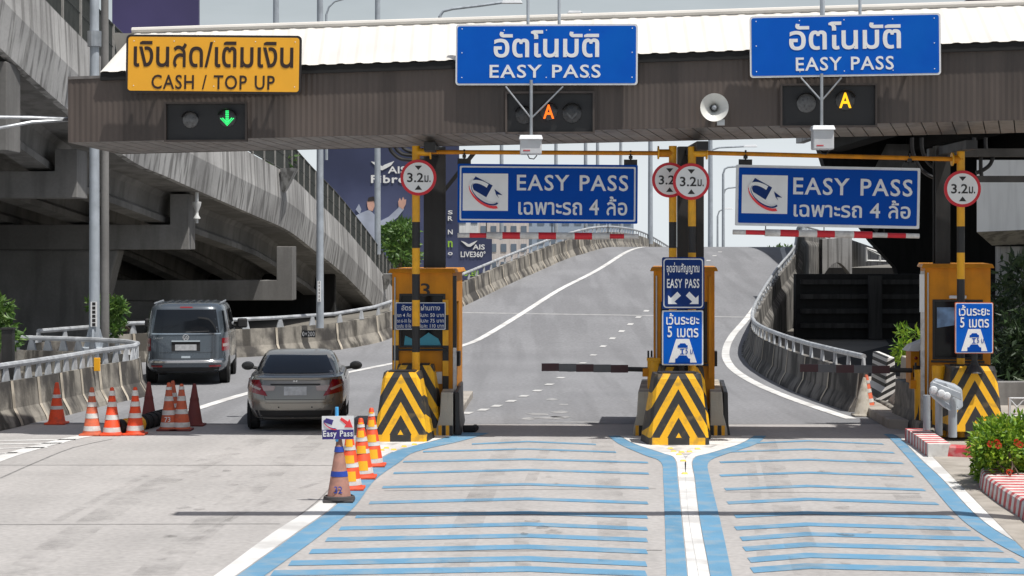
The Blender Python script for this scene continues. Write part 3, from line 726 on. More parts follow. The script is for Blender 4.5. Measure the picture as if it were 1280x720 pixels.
# the lower side ramp with a haunched edge beam beyond the right barrier
lr = thing('side_ramp', 'low concrete side ramp with an arched edge beam beyond the right barrier', 'bridge', P(1060,340,110))
lo_ = P(1060,340,110)
hb = []
for k in range(13):
    t = k/12; px = 1028 + 37*t; top = 299 - 3*t; bot = 346 - 18*math.sin(math.pi*min(1,t*1.0))
    hb.append((px, top, bot))
mb = MB()
up = [P(px, t_, 108) - lo_ for px, t_, b_ in hb]; dn = [P(px, b_, 108) - lo_ for px, t_, b_ in hb]
mb.sheet([up, dn]); mb.sheet([[v + Vector((0,1.2,0)) for v in up], [v + Vector((0,1.2,0)) for v in dn]]); mb.sheet([dn, [v + Vector((0,1.2,0)) for v in dn]]); mb.sheet([up, [v + Vector((0,1.2,0)) for v in up]])
mb.build('edge_beam', M['parapet'], lr)
MB().hexa([P(1065,334,109)-lo_,P(1117,330,104)-lo_,P(1117,330,106)-lo_,P(1065,334,111)-lo_,P(1065,300,109)-lo_,P(1117,318,104)-lo_,P(1117,318,106)-lo_,P(1065,300,111)-lo_]).build('wing_wall', M['parapet'], lr)
mb = MB()
for (a, b) in (((1083,309),(1083,327)),((1083,310),(1117,322)),((1083,326),(1117,327)),((1083,311),(1117,327)),((1100,316),(1100,326))): mb.tube([P(*a,103.6)-lo_, P(*b,103.6)-lo_], .07, 6)
mb.build('guard_frame', M['whitewall'], lr)
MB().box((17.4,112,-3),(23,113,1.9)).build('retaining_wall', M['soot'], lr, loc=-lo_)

struct(flat('under_bridge_ground', [[(8.2,41),(60,41),(60,124),(22,124),(12.2,62),(8.2,52)]], M['soot'], -.03))  # dark sheet laid where the ground is only in shade
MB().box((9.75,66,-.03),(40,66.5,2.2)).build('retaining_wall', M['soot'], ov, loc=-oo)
M['sootlight'] = pbr('dusty_dark_concrete', (.040,.038,.036), .95, var=.4, scale=.6, streak=.5)  # a little paler than the wall, shade still put into the colour
for z_ in (.35, .85, 1.35, 1.85): MB().box((9.9,65.80,z_),(39,65.998,z_+.16)).build('wall_ledge', M['sootlight'], ov, loc=-oo)
for x_ in (12.2, 15.0, 17.8): MB().box((x_,65.6,-.03),(x_+.45,65.797,2.15)).build('wall_pilaster', M['sootlight'], ov, loc=-oo)
# ================================================================== TOLL CANOPY
FX0, FY0, FX1, FY1 = -7.215, 31.2, 8.05, 30.2
def FYx(X): return FY0 + (FY1-FY0)*(X-FX0)/(FX1-FX0)
def FZ(X): t = (X-FX0)/(FX1-FX0); return 4.84 + .30*t, 5.893 + .417*t
XR = 10.6
can = thing('toll_canopy', 'long toll plaza canopy with brown ribbed fascia, white ribbed roof and dark steel columns', 'canopy', (0, 32, 0))
cO = Vector((0,32,0))
fv = []
N_ = int((XR-FX0)/.045)
mb = MB(); topr = []; botr = []
for i in range(N_+1):
    X = FX0 + (XR-FX0)*i/N_; zb, zt = FZ(X); off = -.007 if i % 2 else .0
    topr.append(Vector((X, FYx(X)+off, zt)) - cO); botr.append(Vector((X, FYx(X)+off, zb)) - cO)
for k in range(0, N_, 20):
    MB().sheet([botr[k:k+21], topr[k:k+21]]).build('cladding_sheet', M['fascia'], can, normals=False)
# left end and back closing sheets
def fq(X, dy, z): return Vector((X, FYx(X)+dy, z)) - cO
mb = MB(); zb, zt = FZ(FX0)
DEP = 1.7; DROP = .11
mb.add([fq(FX0,.002,zb), fq(FX0,.002,zt), fq(FX0+.55,DEP,zt), fq(FX0+.55,DEP,zb-DROP)], [(0,1,2,3)])
mb.add([fq(FX0+.55,DEP,zb-DROP), fq(FX0+.55,DEP,zt), fq(XR,DEP,FZ(XR)[1]), fq(XR,DEP,FZ(XR)[0]-DROP)], [(0,1,2,3)])
mb.build('end_sheet', M['fascia'], can)
# trim strips at top and bottom
MB().hexa([fq(FX0,-.02,zt-.03),fq(XR,-.02,FZ(XR)[1]-.03),fq(XR,.03,FZ(XR)[1]-.03),fq(FX0,.03,zt-.03),fq(FX0,-.02,zt+.015),fq(XR,-.02,FZ(XR)[1]+.015),fq(XR,.03,FZ(XR)[1]+.015),fq(FX0,.03,zt+.015)]).build('top_flashing', M['soffit'], can)
# soffit planks
mb = MB(); pw = .24; X = FX0 + .004; 
while X < XR:
    xa, xb = X, X+pw-.018
    sh = .45
    za, zb_ = FZ(xa)[0], FZ(xb)[0]
    q = []
    for (x, d, z) in ((xa,.012,za),(xb,.012,zb_),(xb+sh,DEP-.02,FZ(xb+sh)[0]-DROP),(xa+sh,DEP-.02,FZ(xa+sh)[0]-DROP)): q.append(fq(x,d,z-.002))
    mb.hexa(q + [v + Vector((0,0,.03)) for v in q]); X += pw
mb.build('soffit', M['soffit'], can)
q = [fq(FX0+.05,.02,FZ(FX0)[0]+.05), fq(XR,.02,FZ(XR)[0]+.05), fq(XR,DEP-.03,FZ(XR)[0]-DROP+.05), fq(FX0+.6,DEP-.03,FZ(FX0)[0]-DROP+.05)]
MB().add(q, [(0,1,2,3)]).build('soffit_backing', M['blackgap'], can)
# ribbed roof, two slopes
def roof_pt(X, v, rib):   # v 0 eave, 1 ridge
    t = (X-FX0)/(FX1-FX0); ze = FZ(X)[1] + .06; zr = 6.69 + .36*t
    return Vector((X, FYx(X) - .10 + .98*v, ze + (zr-ze)*v + rib)) - cO
rows_a = [[], []]; rows_b = [[], []]
X = FX0 + .55
k = 0
while X < XR:
    for dx, rib in ((0,0),(.05,.013),(.11,.013),(.16,0)):
        xx = X + dx
        for j, r_ in ((0, 0), (1, 1)):
            rows_a[j].append(roof_pt(xx + (.38*r_ if k == 0 and dx == 0 else .38*r_*max(0, 1-(xx-FX0-.55)/3)), r_, rib))
        p = roof_pt(xx, 1, rib); rows_b[0].append(p + Vector((0,.02,0))); e = roof_pt(xx, 0, rib); rows_b[1].append(e + Vector((0,DEP+.12,0)))
    X += .295; k += 1
MB().sheet(rows_a).build('roof_sheet', M['roof'], can, normals=False)
MB().sheet(rows_b).build('roof_sheet', M['roof'], can, normals=False)
mb = MB(); 
for i in range(0, len(rows_a[1])-1): pass
MB().tube([rows_a[1][0] + Vector((-.05,0,.04)), rows_a[1][-1] + Vector((0,0,.04))], .05, 8).build('ridge_cap', M['roof'], can)
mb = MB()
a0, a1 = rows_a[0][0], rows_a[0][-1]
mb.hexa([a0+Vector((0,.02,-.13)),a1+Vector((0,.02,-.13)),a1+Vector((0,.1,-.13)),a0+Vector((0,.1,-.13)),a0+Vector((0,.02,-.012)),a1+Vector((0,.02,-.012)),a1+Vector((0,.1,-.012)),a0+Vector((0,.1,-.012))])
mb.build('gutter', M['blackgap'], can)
g = rows_a[1][0]; MB().add([a0, g, Vector((a0.x, a0.y+DEP+.12, a0.z))], [(0,1,2)]).build('gable_sheet', M['roof'], can)
# columns
def column(px0, px1, Y, mat='darksteel', zb0=2.78):
    x0 = P(px0,0,Y).x; x1 = P(px1,0,Y).x; mb = MB(); z1 = 4.86; w_ = x1-x0
    mb.box((x0,Y-.12,zb0),(x1,Y-.09,z1)); mb.box((x0,Y+.09,zb0),(x1,Y+.12,z1)); mb.box((x0+w_*.42,Y-.09,zb0),(x0+w_*.58,Y+.09,z1))
    mb.build('column', M[mat], can, loc=-cO)
column(530, 557, 33.1); column(847, 861, 32.95); column(870, 879, 32.95); column(1168, 1186, 32.7, zb0=2.80)
for px, Y in ((543,33.1),(863,32.95),(1177,32.7)):
    x = P(px,0,Y).x; MB().box((x-.09,FYx(x)+.3,4.70),(x+.09,Y-.13,4.84)).build('cross_beam', M['darksteel'], can, loc=-cO)
mb = MB(); c = P(556,196,33.7); 
mb.hexa([P(551,240,33.6),P(557,240,33.6),P(557,240,33.75),P(551,240,33.75),P(590,190,33.6),P(597,190,33.6),P(597,190,33.75),P(590,190,33.75)]); mb.build('knee_brace', M['darksteel'], can, loc=-cO)
MB().box((P(1160,0,33).x,32.9,P(0,196,33).z),(10.4,33.1,P(0,186,33).z)).build('cross_beam', M['darksteel'], can, loc=-cO)
MB().box((P(1205,0,33).x,32.9,P(0,228,33).z),(10.4,32.98,P(0,220,33).z)).build('cross_beam', M['darksteel'], can, loc=-cO)

# lane signal boxes set in the fascia
FYAW = math.atan2(FY1-FY0, FX1-FX0)
def fpt(px, py, off=0):
    # where the ray through the pixel meets the fascia plane
    k = (px-640)/F; m = (FY1-FY0)/(FX1-FX0); Y = (FY0 - m*FX0 - off)/(1 - m*k); return P(px, py, Y)
def signal(rect, label, lamps):
    x0,y0,x1,y1 = rect; c = fpt((x0+x1)/2,(y0+y1)/2,.03); s = F/c.y; w_ = (x1-x0)/s/2; h_ = (y1-y0)/s/2
    r = thing('lane_signal', label, 'lane signal', c, (0,0,FYAW), 'lane signals on the canopy fascia')
    MB().box((-w_,-.0,-h_),(w_,.02,h_)).build('back_panel', M['black'], r)
    fr = MB(); t = .03
    fr.box((-w_-t,-.07,h_),(w_+t,.022,h_+t)); fr.box((-w_-t,-.07,-h_-t),(w_+t,.022,-h_)); fr.box((-w_-t,-.07,-h_),(-w_,.022,h_)); fr.box((w_,-.07,-h_),(w_+t,.022,h_))
    fr.build('surround', M['fascia'], r)
    for (px, py, rad, kind) in lamps:
        lx = (px-(x0+x1)/2)/s; lz = ((y0+y1)/2-py)/s; rr = rad/s
        l = MB().lathe([(rr,0),(rr*.97,-.02),(rr*.6,-.035),(.001,-.04)], 24, (lx,0,lz), axis='Y').build('lamp', M['dimlens2'] if kind == 'pale' else M['dimlens'], r, smooth=True)
        hd = MB()
        hd.sheet([[Vector((lx+rr*1.08*math.cos(a), -.0, lz+rr*1.08*math.sin(a))) for a in [R(20+140*i/10) for i in range(11)]], [Vector((lx+rr*1.08*math.cos(a), -.13, lz+rr*1.08*math.sin(a))) for a in [R(20+140*i/10) for i in range(11)]]])
        hd.build('visor', M['black'], l)
        if kind == 'arrow':
            mb = MB(); d = .022
            for i in range(9): mb.lathe([(d*.5,0),(.001,-.008)], 8, (lx, -.045, lz + rr*(.8 - 1.6*i/8)), axis='Y')
            for sg in (-1,1):
                for i in range(1,7): mb.lathe([(d*.5,0),(.001,-.008)], 8, (lx + sg*rr*.72*i/6, -.045, lz + rr*(-.8 + .75*i/6)), axis='Y')
                for i in range(1,6): mb.lathe([(d*.5,0),(.001,-.008)], 8, (lx + sg*rr*.6*i/6, -.045, lz + rr*(-.55 + .65*i/6)), axis='Y')
            for sg in (-1,1):
                for i in range(7): mb.lathe([(d*.5,0),(.001,-.008)], 8, (lx+sg*.018, -.045, lz + rr*(.8 - 1.4*i/7)), axis='Y')
            mb.build('green_arrow', M['ledgreen'], l)
        if kind in ('A', 'B'): text('A', lx-rr*.62, lz-rr*.78, lx+rr*.62, lz+rr*.82, -.050, M['ledorange'] if kind == 'A' else M['ledamber'], l, .035, 'lit_letter', .01)
        if kind == 'down': MB().prism([(lx-rr*.5,lz+.1*rr),(lx,lz-.35*rr),(lx+rr*.5,lz+.1*rr),(lx+rr*.5,lz-.15*rr),(lx,lz-.65*rr),(lx-rr*.5,lz-.15*rr)], -.048, -.042).build('unlit_arrow', M['dimlens2'], l)
signal((208,130,308,175), 'dark lane signal box with a lit green down arrow under the amber sign', [(238,150,10,'pale'),(285,148,11,'arrow')])
signal((634,117,741,165), 'dark lane signal box with a lit orange letter A behind the middle camera pole', [(655,144,11,'dim'),(686,140,11,'A'),(715,142,12,'down')])
signal((978,107,1093,157), 'dark lane signal box with a lit amber letter A under the right blue sign', [(1008,129,12,'pale'),(1056,126,12,'B')])

# horn loudspeaker
hp = fpt(892,136,.0); h = thing('horn_loudspeaker', 'round pale grey horn loudspeaker fixed to the brown canopy fascia', 'loudspeaker', hp, (0,0,FYAW))
MB().lathe([(.05,.0),(.05,-.12),(.06,-.18),(.09,-.24),(.14,-.29),(.21,-.33),(.222,-.34),(.222,-.325),(.15,-.27),(.10,-.22),(.07,-.15)], 32, axis='Y', caps=False).build('horn', M['hornwhite'], h, smooth=True, angle=60)
MB().lathe([(.012,-.16),(.045,-.2),(.045,-.26),(.03,-.30),(.001,-.31)], 20, axis='Y').build('driver', M['steel'], h, smooth=True)
MB().box((.05,-.14,-.27),(.17,-.01,-.18)).build('bracket', M['steel'], h)

# ================================================================== OVERHEAD SIGNS
def rivets(sg, cols, rows_, yf):
    for px in cols:
        for py in rows_:
            x, z = sg.L(px, py); MB().lathe([(.009,0),(.001,-.006)], 8, (x, yf, z), axis='Y').build('rivet', M['lettering'], sg.root)
s1 = Sign('lane_sign', 'amber cash and top up lane sign with black lettering on the left of the canopy', 'sign', (156,44,378,117), 30.7, -4, .85)
s1.panel('border', M['ink'], 0, -.02, .02, .07); s1.panel('face', M['signyellow'], .035, -.024, -.012, .045)
s1.text('เงินสด/เติมเงิน', 166, 52, 368, 85, M['brownink'], -.028, .03); s1.text('CASH / TOP UP', 189, 94, 345, 112, M['brownink'], -.028, .025)
rivets(s1, (166,217,268,320,370), (52,), -.025); rivets(s1, (166,268,370), (108,), -.025)
s2 = Sign('lane_sign', 'bright blue electronic toll lane sign over the middle lane of the canopy', 'sign', (569,30.5,797,106.5), 30.55, -5, .35)
s2.panel('border', M['lettering'], 0, -.02, .02, .05); s2.panel('face', M['signblue'], .028, -.024, -.012, .035)
s2.text('อัตโนมัติ', 617, 38, 749, 72, M['white'], -.028, .04); s2.text('EASY PASS', 612, 81, 751, 97.5, M['white'], -.028, .03)
rivets(s2, (577,790), (36,66,97), -.025); rivets(s2, (630,683,737), (38,97), -.025)
s3 = Sign('lane_sign', 'bright blue electronic toll lane sign at the right end of the canopy', 'sign', (938,18.5,1174,95.5), 30.1, -5, -.5)
s3.panel('border', M['lettering'], 0, -.02, .02, .05); s3.panel('face', M['signblue'], .028, -.024, -.012, .035)
s3.text('อัตโนมัติ', 987, 27, 1125, 62, M['white'], -.028, .04); s3.text('EASY PASS', 995, 71, 1116, 88, M['white'], -.028, .03)
rivets(s3, (946,1166), (25,56,88), -.025); rivets(s3, (1000,1055,1115), (25,89), -.025)
for sg in (s1, s2, s3):
    mb = MB()
    for fx in (-.36, 0, .36):
        mb.box((sg.w*fx-.025,.02,-sg.h*.44),(sg.w*fx+.025,.07,sg.h*.44))
    mb.build('back_rail', M['steel'], sg.root)
    mb = MB()
    for fx in (-.34, .34): mb.box((sg.w*fx-.02,.07,-sg.h*.38),(sg.w*fx+.02,.62,-sg.h*.33))
    mb.build('bracket', M['steel'], sg.root)

# tag readers on poles in front of the signs
def reader(px, ptop, pbox0, pbox1, pys, Y, label, braces):
    c = P(px, 160, Y); r = thing('tag_reader', label, 'tag reader', c, (0,0,0), 'tag readers on poles')
    q = lambda a, b: P(a, b, Y) - c
    MB().tube([q(px, ptop), q(px, pys[0]+2)], .026, 10).build('pole', M['steel'], r, smooth=True)
    s = F/Y; b0 = q(pbox0, pys[1]); b1 = q(pbox1, pys[0])
    MB().box((b0.x,-.13,b0.z+.06),(b1.x,.13,b1.z-.05)).build('housing', M['greybox'], r, bevel=.02)
    MB().hexa([(b0.x-.02,-.17,b1.z-.06),(b1.x+.02,-.17,b1.z-.06),(b1.x+.02,.15,b1.z-.06),(b0.x-.02,.15,b1.z-.06),(b0.x+.0,-.12,b1.z+.01),(b1.x,-.12,b1.z+.01),(b1.x,.12,b1.z+.01),(b0.x,.12,b1.z+.01)]).build('hood', M['lightgrey'], r, bevel=.012)
    MB().box((b0.x+.05,-.134,b0.z+.11),(b0.x+.16,-.131,b0.z+.13)).build('badge', M['redfade'], r)
    MB().tube([(b0.x+.12,0,b0.z+.06),(b0.x+.15,0,b0.z),(b0.x+.22,0,b0.z-.01),(b0.x+.27,0,b0.z+.05)], .010, 6).build('cable', M['black'], r, smooth=True)
    mb = MB()
    for (ax, ay, bx, by) in braces: mb.tube([q(ax, ay), q(bx, by)], .014, 8)
    mb.build('brace', M['steel'], r, smooth=True)
reader(664, 100, 650, 677, (170,198), 30.5, 'grey box tag reader on a braced pole below the middle blue sign', [(632,108,664,148),(704,108,664,148)])
reader(1027, 92, 1015, 1041, (158,192), 30.05, 'grey box tag reader on a braced pole below the right blue sign', [(1001,97,1027,126),(1052,97,1027,126)])
for px, py1, py0, Y, lab in ((660,30,-60,30.7,'thin grey mast rising behind the middle blue sign, left of two'),(699,30,-60,30.7,'thin grey mast rising behind the middle blue sign, right of two'),(1028,18,-60,30.2,'thick grey mast rising behind the right blue sign'),(1075,18,-60,30.2,'thin grey mast rising behind the right blue sign')):
    c = P(px, py1+30, Y)
    tag(MB().tube([(0,0,0), (0,0,P(px,py0,Y).z - c.z)], .026 if px != 1028 else .04, 8).build('mast', M['steelpaint'], None, smooth=True, loc=c), lab, 'mast')

# ================================================================== HEIGHT FRAMES, HANGING SIGNS AND BARS
def stripe_post(r, x, y, z0, z1, rad, first=0, name='post'):
    mb = MB(); n = int((z1-z0)/.43)+1
    for i in range(n):
        a = z1 - i*.43; b = max(z0, a-.43)
        mb.tube([(x,y,a),(x,y,b)], rad, 12, (i+first) % 2)
        if b <= z0: break
    mb.build(name, [M['yellow'], M['black']], r, smooth=True)
YF = 31.75
fr1 = thing('clearance_gantry', 'yellow and black banded goal frame over the middle lane carrying a hanging sign', 'clearance gantry', P(683, 190, YF))
fo = P(683,190,YF)
xa = P(520,0,YF).x - fo.x; xb = P(841,0,YF).x - fo.x
stripe_post(fr1, xa, 0, -fo.z, P(0,245,YF).z-fo.z, .065)
MB().tube([(xa,0,P(0,245,YF).z-fo.z),(xa,0,.10)], .066, 12).build('post_head', M['yellow'], fr1, smooth=True)
stripe_post(fr1, xb, 0, -fo.z, P(0,245,YF).z-fo.z, .065, 0)
MB().tube([(xb,0,P(0,245,YF).z-fo.z),(xb,0,.10)], .066, 12).build('post_head', M['yellow'], fr1, smooth=True)
MB().tube([(xa-.02,0,.0),(xa+.24,0,.0)], .066, 12).build('elbow', M['yellow'], fr1, smooth=True)
MB().tube([(xb+.02,0,-.02),(xb-.24,0,-.02)], .066, 12).build('elbow', M['orange'], fr1, smooth=True)
MB().tube([(xa+.2,0,.0),(xb-.2,0,-.02)], .036, 12).build('crossbar', M['orange'], fr1, smooth=True)
for x in (xa+.24, xb-.24): MB().lathe([(.11,-.012),(.11,.012)], 16, (x,0,-.01), axis='X').build('flange', M['yellow'], fr1)
fr2 = thing('clearance_gantry', 'yellow and black banded goal frame over the right lane carrying a hanging sign', 'clearance gantry', P(1035, 195, YF-.4))
fo2 = P(1035,195,YF-.4); Y2 = YF-.4
xa = P(865,0,Y2).x - fo2.x; xb = P(1201,0,Y2).x - fo2.x
for x, top in ((xa, P(0,188,Y2).z-fo2.z), (xb, P(0,194,Y2).z-fo2.z)):
    stripe_post(fr2, x, 0, -fo2.z, P(0,250,Y2).z-fo2.z, .065)
    MB().tube([(x,0,P(0,250,Y2).z-fo2.z),(x,0,top+.06)], .066, 12).build('post_head', M['yellow'], fr2, smooth=True)
za = P(0,191,Y2).z-fo2.z; zb_ = P(0,199,Y2).z-fo2.z
MB().tube([(xa-.02,0,za),(xa+.24,0,za)], .066, 12).build('elbow', M['yellow'], fr2, smooth=True)
MB().tube([(xb+.02,0,zb_),(xb-.14,0,zb_)], .066, 12).build('elbow', M['orange'], fr2, smooth=True)
MB().tube([(xa+.2,0,za),(xb-.1,0,zb_)], .036, 12).build('crossbar', M['orange'], fr2, smooth=True)
for x, z in ((xa+.24,za),(xb-.14,zb_)): MB().lathe([(.11,-.012),(.11,.012)], 16, (x,0,z), axis='X').build('flange', M['yellow'], fr2)

def hanging(rect, Y, roll, label, logo, t1, t2, blue_edge, hang):
    s = Sign('hanging_sign', label, 'sign', rect, Y, 0, roll)
    if blue_edge:
        s.panel('border', M['signblue2'], 0, -.02, .02, .02); s.panel('line', M['lettering'], .035, -.024, -.012, .02); s.panel('face', M['signblue2'], .062, -.028, -.020, .02)
    else:
        s.panel('border', M['lettering'], 0, -.02, .02, .02); s.panel('face', M['signblue2'], .045, -.028, -.012, .02)
    s.rect('logo_panel', logo, M['white'], -.033, -.02); pass_logo(s, *logo, -.034)
    s.text('EASY PASS', *t1, M['lettering'], -.034, .03); s.text('เฉพาะรถ 4 ล้อ', *t2, M['lettering'], -.034, .035)
    for px, py in hang:
        mb = MB(); x, z = s.L(px, py); mb.box((x-.11,.0,s.h/2-.02),(x+.11,.018,s.h/2+.09)); mb.tube([(x,0,s.h/2+.05),(x,0,s.h/2+.24)], .016, 6); mb.box((x-.03,-.05,s.h/2+.10),(x+.03,.05,s.h/2+.15))
        mb.build('hanger', M['darksteel'], s.root)
    return s
hanging((572,205.5,797,279), YF-.02, .4, 'deep blue hanging sign with card logo over the middle lane', (578.5,217.5,635,264), (646,218.5,785,238.5), (648,245,784,269), True, ((580,190),(788,190)))
hanging((919.5,208,1149.5,284), Y2-.02, 1.1, 'deep blue white-framed hanging sign with card logo over the right lane', (927,220.5,984,268.5), (991,222.5,1140,244), (992,249,1138,272), False, ((931,190),(1136,195)))
def hbar(x0, x1, y0, y1, Y, bands, label, thin, hooks):
    a = P(x0, y0, Y); b = P(x1, y1, Y); r = thing('clearance_bar', label, 'clearance bar', a, group='hanging clearance bars')
    n = len(bands); xs = [x0] + bands
    for i in range(len(xs)-1):
        t0 = (xs[i]-x0)/(x1-x0); t1 = (xs[i+1]-x0)/(x1-x0); rad = .058 if thin[0] < xs[i+1]-3 and xs[i] < thin[1]-3 else .040
        MB().tube([(b-a)*t0, (b-a)*t1], rad, 12).build('bar_section', M['red'] if i % 2 else M['whitefade'], r, smooth=True)
    for px in hooks:
        p = (b-a)*((px-x0)/(x1-x0)); MB().tube([p + Vector((0,0,.04)), p + Vector((0,0,.26))], .008, 6).build('chain', M['darksteel'], r)
hbar(572,798,294,295.5,YF, [587,608,628,650,673,695,718,740,762,780,798], 'red and white clearance bar hanging below the middle hanging sign', (620,745), (608,690,760))
hbar(916,1149,290,295,Y2, [932,956,975,998,1021,1043,1067,1090,1109,1132,1149], 'red and white clearance bar hanging below the right hanging sign', (970,1092), (957,1030,1105))

def height_sign(px, py, rad, Y, label):
    r_ = rad*Y/F; c = P(px, py, Y); s = thing('height_limit_sign', label, 'sign', c, group='round height limit signs')
    MB().lathe([(r_,.012),(r_,-.012)], 40, axis='Y').build('rim', M['red'], s)
    MB().lathe([(r_*.84,-.011),(r_*.84,-.015)], 40, axis='Y').build('face', M['white'], s)
    text('3.2', -r_*.62, -r_*.26, r_*.28, r_*.26, -.018, M['ink'], s, .035); text('ม.', r_*.34, -r_*.26, r_*.68, r_*.12, -.018, M['ink'], s, .035)
    MB().prism([(-r_*.20,r_*.66),(r_*.20,r_*.66),(0,r_*.42)], -.018, -.015).build('pointer', M['ink'], s)
    MB().prism([(-r_*.20,-r_*.68),(0,-r_*.42),(r_*.20,-r_*.68)], -.018, -.015).build('pointer', M['ink'], s)
height_sign(523,222,22.5,YF-.09,'round 3.2 metre height limit sign on the yellow post of the left booth')
height_sign(837,225,22,YF-.09,'round 3.2 metre height limit sign half hidden behind another one at the middle booth')
height_sign(864,227,23,Y2-.09,'round 3.2 metre height limit sign in front of another one at the middle booth')
height_sign(1203,236,23,Y2-.09,'round 3.2 metre height limit sign in the shade at the right booth')

# ================================================================== BOOTHS
def booth(px0, px1, ptop, Y, depth, label, win, number=None, side=0):
    x0 = P(px0,0,Y).x; x1 = P(px1,0,Y).x; zt = P(0,ptop,Y).z; W = x1-x0; H = zt-.14; D = depth
    r = thing('toll_booth', label, 'toll booth', ((x0+x1)/2, Y, .14), (0,0,R(side)), group='toll booths')
    hw = W/2; a, b = win       # window bottom, top as fractions of H
    t = .07
    mb = MB()
    mb.box((-hw,0,0),(hw,.06,H*a)); mb.box((-hw,0,H*b),(hw,.06,H)); mb.box((-hw,0,H*a),(-hw+.13,.06,H*b)); mb.box((hw-.13,0,H*a),(hw,.06,H*b))
    mb.box((-hw,D-.06,0),(hw,D,H))
    for s in (-1, 1):
        xa_, xb_ = (-hw, -hw+.05) if s < 0 else (hw-.05, hw)
        mb.box((xa_,.06,0),(xb_,D-.06,H*.36)); mb.box((xa_,.06,H*.80),(xb_,D-.06,H)); mb.box((xa_,D*.62,H*.36),(xb_,D-.06,H*.80)); mb.box((xa_,.06,H*.36),(xb_,.16,H*.80))
    mb.build('wall', M['orange'], r)
    rf = MB().hexa([(-hw-.06,-.10,H),(hw+.06,-.10,H),(hw+.06,D+.1,H),(-hw-.06,D+.1,H),(-hw-.03,-.05,H+.07),(hw+.03,-.05,H+.07),(hw+.03,D+.05,H+.07),(-hw-.03,D+.05,H+.07)]).build('roof', M['orange'], r, bevel=.01)
    wn = MB().box((-hw+.14,.045,H*a+.01),(hw-.14,.055,H*b-.01)).build('window', M['boothglass'], r)
    fr = MB()
    fr.box((-hw+.125,-.012,H*a),(-hw+.16,.044,H*b)); fr.box((hw-.16,-.012,H*a),(hw-.125,.044,H*b)); fr.box((-hw+.16,-.012,H*a),(hw-.16,.044,H*a+.035)); fr.box((-hw+.16,-.012,H*b-.035),(hw-.16,.044,H*b))
    fr.build('window_frame', M['darksteel'], wn)
    it = MB().box((-hw+.15,D*.4,H*.2),(hw-.15,D*.45,H*.4)); it.build('counter', M['interior'], r)
    for s in (-1,1): MB().box((s*(hw-.026)-.004,.16,H*.36),(s*(hw-.026)+.004,D*.62,H*.80)).build('side_window', M['boothglass'], r)
    MB().box((-hw+.10,-.07,H*a-.05),(hw-.10,-.002,H*a-.015)).build('window_sill', M['darksteel'], r, bevel=.006)
    MB().box((-hw-.004,-.006,.0),(hw+.004,.058,H*.10)).build('kick_plate', M['darksteel'], r)
    MB().tube([(-hw+.05,-.025,H*.1),(-hw+.05,-.025,H*.97)], .014, 8).build('conduit', M['steel'], r)
    if not number: MB().box((-.14,-.09,H*b+.02),(.14,-.002,H*b+.07)).build('lamp_housing', M['lightgrey'], r, bevel=.008)
    MB().box((hw-.30,-.010,H*.26),(hw-.18,-.002,H*.34)).build('notice', M['whitefade'], r)
    for sx in (-1, 1): MB().box((sx*(hw+.0)-.03,.7,H*.36),(sx*(hw+.0)+.06*sx,1.0,H*.46)).build('card_reader', M['black'], r, bevel=.01)
    if number: text(number, -.03 if number == '3' else -.1, H*.84, .13, H*.93, -.006, M['ink'], r, .02, 'booth_number')
    return r, hw, H
b1, hw, H = booth(490, 566, 341, 32.8, 2.1, 'orange toll booth numbered 3 behind the left chevron noses', (.50,.86), '3', side=-3)
# banded jambs and white corner post of booth 3
for sx in (-hw+.065, hw-.12):
    mb = MB()
    for i in range(6): mb.box((sx-.05,-.03,H*.86-.26*(i+1)-.1),(sx+.05,-.005,H*.86-.26*i-.1), i % 2)
    mb.build('banded_jamb', [M['yellow'], M['black']], b1)
MB().box((hw+.005,.0,.0),(hw+.06,.10,H*.5)).build('corner_post', M['whitefade'], b1); MB().box((hw+.005,.0,H*.5),(hw+.06,.10,H*.98)).build('corner_post', M['black'], b1)
MB().prism([(-hw+.2,H*.515),(hw-.2,H*.515),(hw-.25,H*.56),(.1,H*.60),(-.1,H*.545),(-hw+.22,H*.58)], .030, .042).build('window_item', M['cyan'], b1)
b2, hw2, H2 = booth(817, 893, 339, 32.6, 2.1, 'orange toll booth half hidden by two blue signs on the middle island', (.40,.80), side=-5)
MB().box((hw2-.10,-.06,H2*.30),(hw2-.05,-.01,H2*.97)).build('corner_post', M['orange'], b2)
b3, hw3, H3 = booth(1157, 1237, 335, 32.2, 2.1, 'orange toll booth in the shade on the right island', (.42,.80), side=-10)
MB().prism([(-hw3+.2,H3*.62),(hw3-.2,H3*.66),(hw3-.2,H3*.75),(-hw3+.2,H3*.75)], .030,.044).build('window_poster', pbr('poster_print', (.16,.26,.42), .4, var=.5, scale=6), b3)
MB().box((-hw3-.07,-.02,H3*.0),(-hw3-.005,.12,H3*.98)).build('corner_post', M['whitefade'], b3)
MB().box((-hw3-.09,-.04,H3*.72),(-hw3-.01,-.021,H3*.96)).build('notice', M['white'], b3)
# attendant window box on booth right-hand lane side
fb = Sign('toll_rate_board', 'navy toll rate board with white figures hung in the window of booth 3', 'board', (494.5,378,557,412), 32.68)
fb.panel('border', M['lettering'], 0, -.014, .0, .01); fb.panel('face', M['navy'], .015, -.018, -.01, .01)
fb.text('อัตราค่าผ่านทาง', 502, 380.5, 550, 388, M['lettering'], -.022, .02)
for yy, a_, b_ in ((391,'รถ 4 ล้อ','คันละ 50 บาท'),(398,'รถ 6-10 ล้อ','คันละ 75 บาท'),(404.5,'รถเกิน 10 ล้อ','คันละ 110 บาท')):
    fb.text(a_, 496.5, yy, 514, yy+5.2, M['lettering'], -.022, .02); fb.text(b_, 523, yy, 555, yy+5.2, M['lettering'], -.022, .02)

